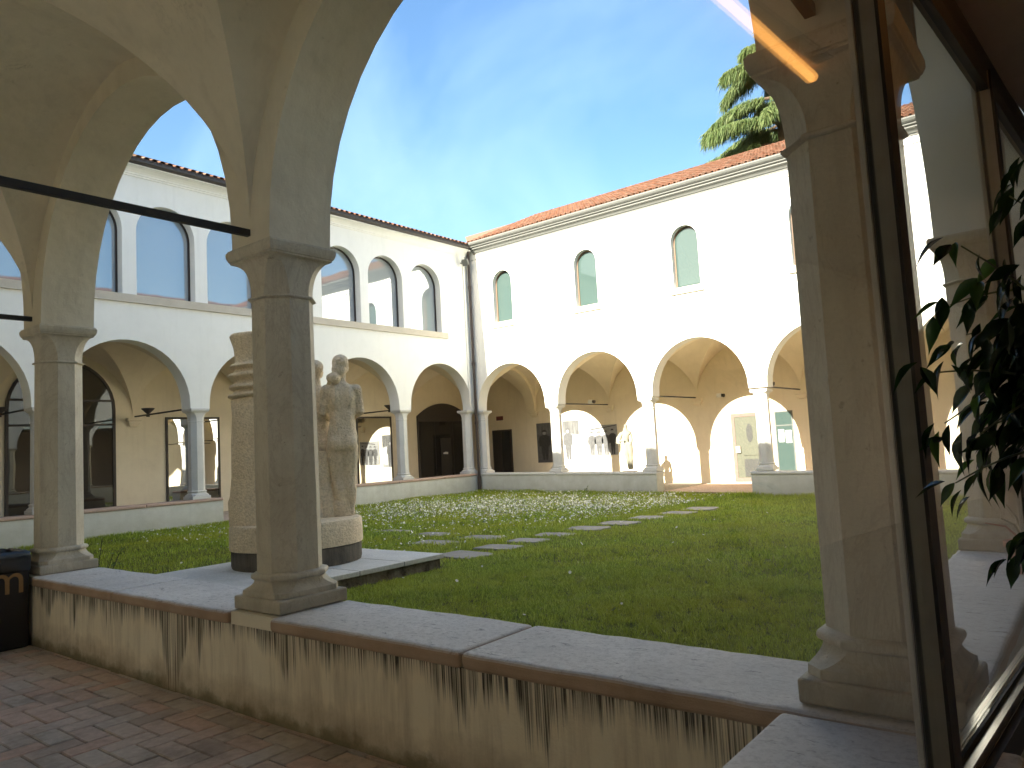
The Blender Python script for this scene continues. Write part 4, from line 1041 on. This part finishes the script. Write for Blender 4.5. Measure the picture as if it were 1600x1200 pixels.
# ================================================================== bin
bn = thing('waste_bin', (-8.36, 2.40, 0), 'black waste bin with crumpled bag and a gold letter against the stained parapet', 'bin')
bevel(MB().box(-8.62, -8.08, 2.10, 2.69, .01, .80).build('body', 'black_plastic', bn), .02)
bg_ = MB(); ring0 = []
pts = [(-8.62, 2.10), (-8.35, 2.095), (-8.08, 2.10), (-8.075, 2.4), (-8.08, 2.69), (-8.35, 2.695), (-8.62, 2.69), (-8.625, 2.4)]
dense = []
for (a, b), (c, d) in zip(pts, pts[1:]+pts[:1]):
    for k in range(6): dense.append((a+(c-a)*k/6, b+(d-b)*k/6))
cxy = (-8.35, 2.395)
def rg(s, z, j): return [(cxy[0]+(x-cxy[0])*(s+R.uniform(-j, j)), cxy[1]+(y-cxy[1])*(s+R.uniform(-j, j)), z+R.uniform(-.012, .012)) for x, y in dense]
bg_.loft([rg(1.015, .72, .012), rg(1.04, .78, .012), rg(1.045, .84, .012), rg(1.02, .885, .01), rg(.93, .90, .01), rg(.88, .84, .01), rg(.6, .8, .02)])
bg_.build('bag', 'bag_plastic', bn, smooth=True, sharp=80)
fc = bpy.data.curves.new('letter', 'FONT'); fc.body = 'm'; fc.size = .40; fc.extrude = .002; fc.align_x = 'RIGHT'
tmp_ = bpy.data.objects.new('letter', fc); COL.objects.link(tmp_)
lme = bpy.data.meshes.new_from_object(tmp_.evaluated_get(bpy.context.evaluated_depsgraph_get())); bpy.data.objects.remove(tmp_)
lme.materials.clear(); lme.materials.append(M['gold_letter'])
lo = put(bpy.data.objects.new('letter', lme), bn, (-8.076, 2.66, .52)); lo.rotation_euler = (math.pi/2, 0, math.pi/2)

# ================================================================== vegetation
def blades(n, region, h0, h1, wid, keep=None):
    x0, x1, y0, y1 = region
    x = NP.uniform(x0, x1, n); y = NP.uniform(y0, y1, n)
    k = np.ones(n, bool)
    k &= ~((x > -10.8) & (x < -7.86) & (y > 4.9) & (y < 8.14))
    for a, b, w, d in STX: k &= ~((np.abs(x-a) < w*.93) & (np.abs(y-b) < d*.9))
    if keep is not None: k &= keep(x, y)
    return x[k], y[k]
def lz(x, y):
    t = np.clip((y-6)/15, 0, 1); t = t*t*(3-2*t)
    return -.10-.0165*(np.minimum(x, -1)+18.5)*t+.012*np.sin(3.1*x+1.3*y)+.012*np.sin(1.7*y-2.3*x)
V, F = [], []; base_i = 0
def add_blades(x, y, h, w):
    global base_i
    n = len(x); z = lz(x, y)-.01
    a = NP.uniform(0, 2*np.pi, n); lean = NP.uniform(.1, .95, n)*h; b = NP.uniform(0, 2*np.pi, n)
    cx, sx_ = np.cos(a)*w/2, np.sin(a)*w/2; lx, ly = np.cos(b)*lean, np.sin(b)*lean
    P0 = np.stack([x-cx, y-sx_, z], 1); P1 = np.stack([x+cx, y+sx_, z], 1)
    P2 = np.stack([x+cx*.7+lx*.35, y+sx_*.7+ly*.35, z+h*.6], 1); P3 = np.stack([x-cx*.7+lx*.35, y-sx_*.7+ly*.35, z+h*.6], 1)
    P4 = np.stack([x+lx, y+ly, z+h*(1-.25*(lean/h))], 1)
    V.append(np.stack([P0, P1, P2, P3, P4], 1).reshape(-1, 3)); i = base_i+5*np.arange(n)
    F.append(np.stack([i, i+1, i+2, i+3], 1)); T.append(np.stack([i+3, i+2, i+4], 1)); base_i += 5*n
T = []
def clump(x, y): return (np.sin(2.1*x+.7*np.sin(1.3*y))*np.sin(1.9*y+.8*np.sin(1.7*x))+1)/2
for n, reg, h0, h1, w in ((210000, (-8.0, -.9, 3.35, 9.0), .025, .07, .007), (40000, (-19.5, -8.0, 3.35, 9.0), .03, .09, .010), (150000, (-19.55, -.95, 9.0, 15.0), .03, .08, .011), (130000, (-19.55, -.95, 15.0, 22.2), .03, .085, .015)):
    x, y = blades(n, reg, h0, h1, w); c = clump(x*1.7, y*1.7)
    thin = (clump(x*6.3+1, y*7.1)*.6+clump(x*15+3, y*13)*.4); kp = thin > NP.uniform(.12, .42, len(x)); x, y, c, thin = x[kp], y[kp], c[kp], thin[kp]; c = c*.5+thin*.75
    h = NP.uniform(h0, h1, len(x))*(.55+.9*c); add_blades(x, y, h, NP.uniform(.7, 1.3, len(x))*w)
x, y = blades(16000, (-8.5, -.9, 3.4, 10.5), 0, 0, 0); k_ = clump(x*3.1+5, y*2.7) > .55; x, y = x[k_], y[k_]; add_blades(x, y, NP.uniform(.03, .06, len(x)), NP.uniform(.014, .028, len(x)))   # broad-leaved weeds
# longer grass in the daisy meadow and along walls and stones
x, y = blades(70000, (-19.55, -8.9, 8.4, 22.2), 0, 0, 0); add_blades(x, y, NP.uniform(.06, .16, len(x)), NP.uniform(.008, .016, len(x)))
x, y = blades(9000, (-19.5, -1.0, 21.9, 22.25), 0, 0, 0); add_blades(x, y, NP.uniform(.06, .2, len(x)), NP.uniform(.010, .02, len(x)))
x, y = blades(9000, (-19.6, -19.2, 4, 22.2), 0, 0, 0); add_blades(x, y, NP.uniform(.06, .18, len(x)), NP.uniform(.010, .02, len(x)))
x, y = blades(5000, (-9, -1.0, 3.33, 3.6), 0, 0, 0); add_blades(x, y, NP.uniform(.05, .13, len(x)), NP.uniform(.006, .010, len(x)))
def np_mesh(name, verts, quads, tris, mat, kind='stuff', parent=None):
    me = bpy.data.meshes.new(name); nv, nq, nt = len(verts), len(quads), len(tris)
    me.vertices.add(nv); me.vertices.foreach_set('co', verts.astype(np.float32).ravel())
    me.loops.add(nq*4+nt*3); me.polygons.add(nq+nt)
    me.loops.foreach_set('vertex_index', np.concatenate([quads.ravel(), tris.ravel()]).astype(np.int32))
    ls = np.concatenate([4*np.arange(nq), 4*nq+3*np.arange(nt)]).astype(np.int32)
    me.polygons.foreach_set('loop_start', ls)
    me.update(calc_edges=True); me.validate(); me.materials.append(M[mat])
    o = bpy.data.objects.new(name, me); put(o, parent, org(parent)); o['kind'] = kind; return o
np_mesh('grass', np.concatenate(V), np.concatenate(F), np.concatenate(T), 'grass')
# daisies
def daisy_field():
    n = 26000
    x = NP.uniform(-19.4, -8.4, n); y = NP.uniform(8.3, 22.1, n)
    # dense in the far left of the garden, thinning towards the path
    dens = np.exp(-((x+13.5-.55*(y-16.5)*0-.0)**2)/18)*np.exp(-((y-17.3-.25*(x+13.5))**2)/9)
    dens = dens*(.35+1.0*clump(x*.9+2, y*.8)) + .045
    dens *= (x < -9.1+.0*y)
    k = NP.uniform(0, 1, n) < dens*1.35
    x, y = x[k], y[k]
    xs_, ys_ = NP.uniform(-18, -2, 170), NP.uniform(4, 21, 170); x = np.concatenate([x, xs_]); y = np.concatenate([y, ys_])
    kk = ~((x > -10.8) & (x < -7.86) & (y > 4.9) & (y < 8.14)); x, y = x[kk], y[kk]
    n = len(x); z = lz(x, y)+NP.uniform(.07, .15, n); r = NP.uniform(.012, .024, n)
    tx, ty = NP.normal(0, .5, n), NP.normal(0, .5, n); vs = []
    for i in range(6):
        a = 2*np.pi*i/6; dx, dy = np.cos(a)*r, np.sin(a)*r; vs.append(np.stack([x+dx, y+dy, z+dx*tx+dy*ty], 1))
    vs.append(np.stack([x, y, z-.008], 1))
    verts = np.stack(vs, 1).reshape(-1, 3); i = 7*np.arange(n)
    tris = np.concatenate([np.stack([i+6, i+k, i+(k+1) % 6], 1) for k in range(6)])
    np_mesh('daisies', verts, np.zeros((0, 4), int), tris, 'petal')
daisy_field()
def leafy_weed(name, x, y, z, n, h, lab):
    t = thing(name, (x, y, z), lab, 'weed')
    m = MB(); st_ = MB()
    for k in range(n):
        a = R.uniform(0, 6.28); l = h*R.uniform(.5, 1); b = Vector((x, y, z)); tip = b+Vector((math.cos(a)*l*.4, math.sin(a)*l*.4, l))
        st_.tube([b, (b+tip)/2+Vector((0, 0, l*.1)), tip], .004, 5)
        for q in range(5):
            c = b+(tip-b)*(.35+.65*q/4); d = Vector((R.uniform(-1, 1), R.uniform(-1, 1), R.uniform(-.2, .6))).normalized(); s_ = d.cross(Vector((0, 0, 1))).normalized()
            w = .022; L = .065; m.add([c, c+d*L*.5+s_*w, c+d*L, c+d*L*.5-s_*w], [(0, 1, 2, 3)])
    st_.build('stem', 'stem_green', t, fix=False); o = m.build('leaf', 'weed_leaf', t, fix=False); o['kind'] = 'stuff'
leafy_weed('weed_plant', -8.72, 3.5, -.1, 16, 1.0, 'leafy green weed behind the bin at the foot of the near pier')
leafy_weed('weed_plant', -14.6, 22.2, -.15, 3, .35, 'thin dark weed growing against the far blue-grey parapet')

# cedar behind the far roof
def cedar():
    tx, ty = -11.9, 39.0
    t = thing('cedar_tree', (tx, ty, -.7), 'tall weeping cedar rising behind the sunlit roof', 'tree')
    MB().tube([(tx, ty, -.7), (tx+.1, ty, 8), (tx, ty, 16), (tx-.1, ty, 20), (tx-.1, ty, 24.2)], .45, 10, .05).build('trunk', 'bark', t, smooth=True)
    Vt, Ft, idx = [], [], 0
    allv, allq = [], []
    nb = 0
    for lev in range(9):
        z = 12.2+lev*1.42
        reach = (25.6-z)*.54+.3
        cnt = 8 if lev < 7 else 6
        for b in range(cnt):
            a = 2*math.pi*(b/cnt)+lev*1.15+R.uniform(-.3, .3)
            if R.random() < .12: continue
            z = 12.2+lev*1.42+R.uniform(-.45, .45); dr = R.uniform(.34, .56)
            r_ = reach*R.uniform(.5, 1.18); d = Vector((math.cos(a), math.sin(a), 0)); side = Vector((-d.y, d.x, 0))
            pts = []
            for k in range(9):
                u = k/8; pts.append(Vector((tx, ty, z))+d*r_*u+Vector((0, 0, r_*(.26*u-dr*u*u)))+side*R.uniform(-.05, .05)*r_)
            MB().tube(pts, .09, 6, .015).build('branch', 'bark', t)
            n = int(R.uniform(480, 760)*r_)
            u = NP.uniform(.12, 1, n)**.8
            wid = .17*r_*np.sin(np.pi*np.minimum(u*.85+.12, 1))
            off = NP.uniform(-1, 1, n)*wid
            px = tx+d.x*r_*u+side.x*off; py = ty+d.y*r_*u+side.y*off
            pz = z+r_*(.26*u-dr*u*u)-.22*np.abs(off)+NP.uniform(-.12, .10, n)
            L = NP.uniform(.2, 1.05, n)*(.45+.6*u); w = NP.uniform(.010, .028, n); ang = NP.uniform(0, np.pi, n)
            cx, cy = np.cos(ang)*w, np.sin(ang)*w
            jx, jy = NP.normal(0, .10, n)+d.x*.12, NP.normal(0, .10, n)+d.y*.12
            q = np.stack([np.stack([px-cx, py-cy, pz], 1), np.stack([px+cx, py+cy, pz+.03], 1), np.stack([px+cx*.7+jx, py+cy*.7+jy, pz-L*.6], 1), np.stack([px+jx*1.4, py+jy*1.4, pz-L], 1)], 1)
            allv.append(q.reshape(-1, 3)); i = idx+4*np.arange(n); allq.append(np.stack([i, i+1, i+2, i+3], 1)); idx += 4*n
    v_ = np.concatenate(allv)-np.array([tx, ty, -.7])
    o = np_mesh('crown', v_, np.concatenate(allq), np.zeros((0, 3), int), 'cedar', 'stuff', t)
cedar()

# ficus just inside the glass
def ficus():
    ox, oy = .15, 1.72
    t = thing('ficus_plant', (ox, oy, 0), 'dark glossy weeping ficus standing inside beside the glass screen', 'potted plant')
    MB().loft(lathe(ox, oy, [(.13, .002), (.17, .30), (.185, .31), (.185, .34), (.165, .34), (.155, .29), (.02, .28)], 24)).build('pot', 'terracotta', t, smooth=True)
    MB().tube([(ox, oy, .25), (ox+.01, oy-.01, .8), (ox-.02, oy+.01, 1.3), (ox-.04, oy, 1.75)], .02, 8, .010).build('trunk', 'ficus_bark', t, smooth=True)
    # one leaf: pointed, folded, with a drip tip
    L, W = .066, .024
    prof = [(0, .02), (.12, .45), (.3, .9), (.45, 1), (.62, .8), (.78, .42), (.9, .15), (1, .02)]
    meshes = []
    for curl in (.15, .4, .7):
        m = MB()
        for u, w in prof:
            z = -curl*L*u*u*.6; m.v += [(u*L, -w*W/2, z+.007*w), (u*L, 0, z), (u*L, w*W/2, z+.007*w)]
        for k in range(len(prof)-1):
            a = 3*k; m.f += [(a, a+3, a+4, a+1), (a+1, a+4, a+5, a+2)]
        o = m.build('leaf', 'ficus_leaf', None, (0, 0, 0), smooth=True, sharp=60, fix=False); COL.objects.unlink(o); meshes.append(o)
    tips = [(R.uniform(-.19, .02), R.uniform(1.62, 1.80), R.uniform(1.48, 1.88)) for _ in range(12)]+[(-.10, 1.72, 1.74), (-.04, 1.66, 1.68), (-.13, 1.76, 1.56), (-.07, 1.74, 1.50), (0, 1.7, 1.78), (-.02, 1.72, 1.62), (-.29, 1.70, 1.62), (-.27, 1.66, 1.72), (-.22, 1.74, 1.86), (-.24, 1.72, 1.50), (-.18, 1.66, 1.96), (-.10, 1.75, 2.06), (-.13, 1.74, 1.40), (-.05, 1.70, 2.10), (-.17, 1.84, 1.36),
            (-.20, 1.80, 1.60), (-.12, 1.62, 1.78), (-.08, 1.68, 1.58), (-.04, 1.78, 1.44), (-.02, 1.62, 1.90), (-.14, 1.70, 1.68), (-.19, 1.68, 1.79), (0.04, 1.7, 2.0), (.05, 1.74, 1.6), (-.09, 1.80, 1.86)]
    cnt = 0
    extra = MB()
    for bx, by, bz in tips:
        bx = max(-.255, bx-.01)
        s0 = Vector((ox-.03, oy, 1.45+R.uniform(0, .32))); e = Vector((bx, by, bz)); mid = (s0+e)/2+Vector((0, 0, .10))
        pts = [s0*(1-u)**2+mid*2*u*(1-u)+e*u*u for u in [k/8 for k in range(9)]]
        MB().tube(pts, .0045, 5, .0015).build('twig', 'stem_green', t)
        for k in range(3, 9):
            for rep in range(2 if k < 6 else 4):
                p = pts[k]+Vector((R.uniform(-.03, .03), R.uniform(-.03, .03), R.uniform(-.03, .03)))
                cnt += 1
                out = (e-s0); az = math.atan2(out.y, out.x)+R.gauss(0, .9); pitch = R.uniform(.35, 1.35); sc = R.uniform(.7, 1.25)
                if p.x < -.13 or cnt % 4 == 0:
                    o = share(meshes[R.randrange(3)], t, p, 'leaf'); o.rotation_euler = (R.gauss(0, .6), pitch, az); o.scale = (sc, sc, sc)
                else:      # the crowded inner leaves, past what can be picked apart
                    mt = Matrix.Translation(p) @ Matrix.Rotation(az, 4, 'Z') @ Matrix.Rotation(pitch, 4, 'Y') @ Matrix.Rotation(R.gauss(0, .6), 4, 'X') @ Matrix.Scale(sc, 4)
                    me = meshes[cnt % 3].data; extra.add([tuple(mt @ v_.co) for v_ in me.vertices], [tuple(p_.vertices) for p_ in me.polygons])
    o = extra.build('leaf_mass', 'ficus_leaf', t, fix=False, smooth=True, sharp=60); o['kind'] = 'stuff'
ficus()
# red pot with a spiky plant on the parapet beyond the glass
px, py, pz = -.47, 5.75, .648
fp = thing('flower_pot', (px, py, pz), 'red clay pot with red stemmed plant on the parapet beyond the screen', 'flower pot')
MB().loft(lathe(px, py, [(.09, pz+.002), (.10, pz+.02), (.12, pz+.16), (.135, pz+.165), (.135, pz+.20), (.12, pz+.20), (.11, pz+.16), (.01, pz+.155)], 20)).build('pot', 'terracotta', fp, smooth=True)
for k in range(6):
    a = k*1.05; b = Vector((px, py, pz+.17)); tip = b+Vector((math.cos(a)*.22, math.sin(a)*.22, .14+.05*(k % 3)))
    MB().tube([b, (b+tip)/2+Vector((0, 0, .05)), tip], .009, 6, .004).build('stem', 'stem_red' if k % 2 else 'stem_green', fp)
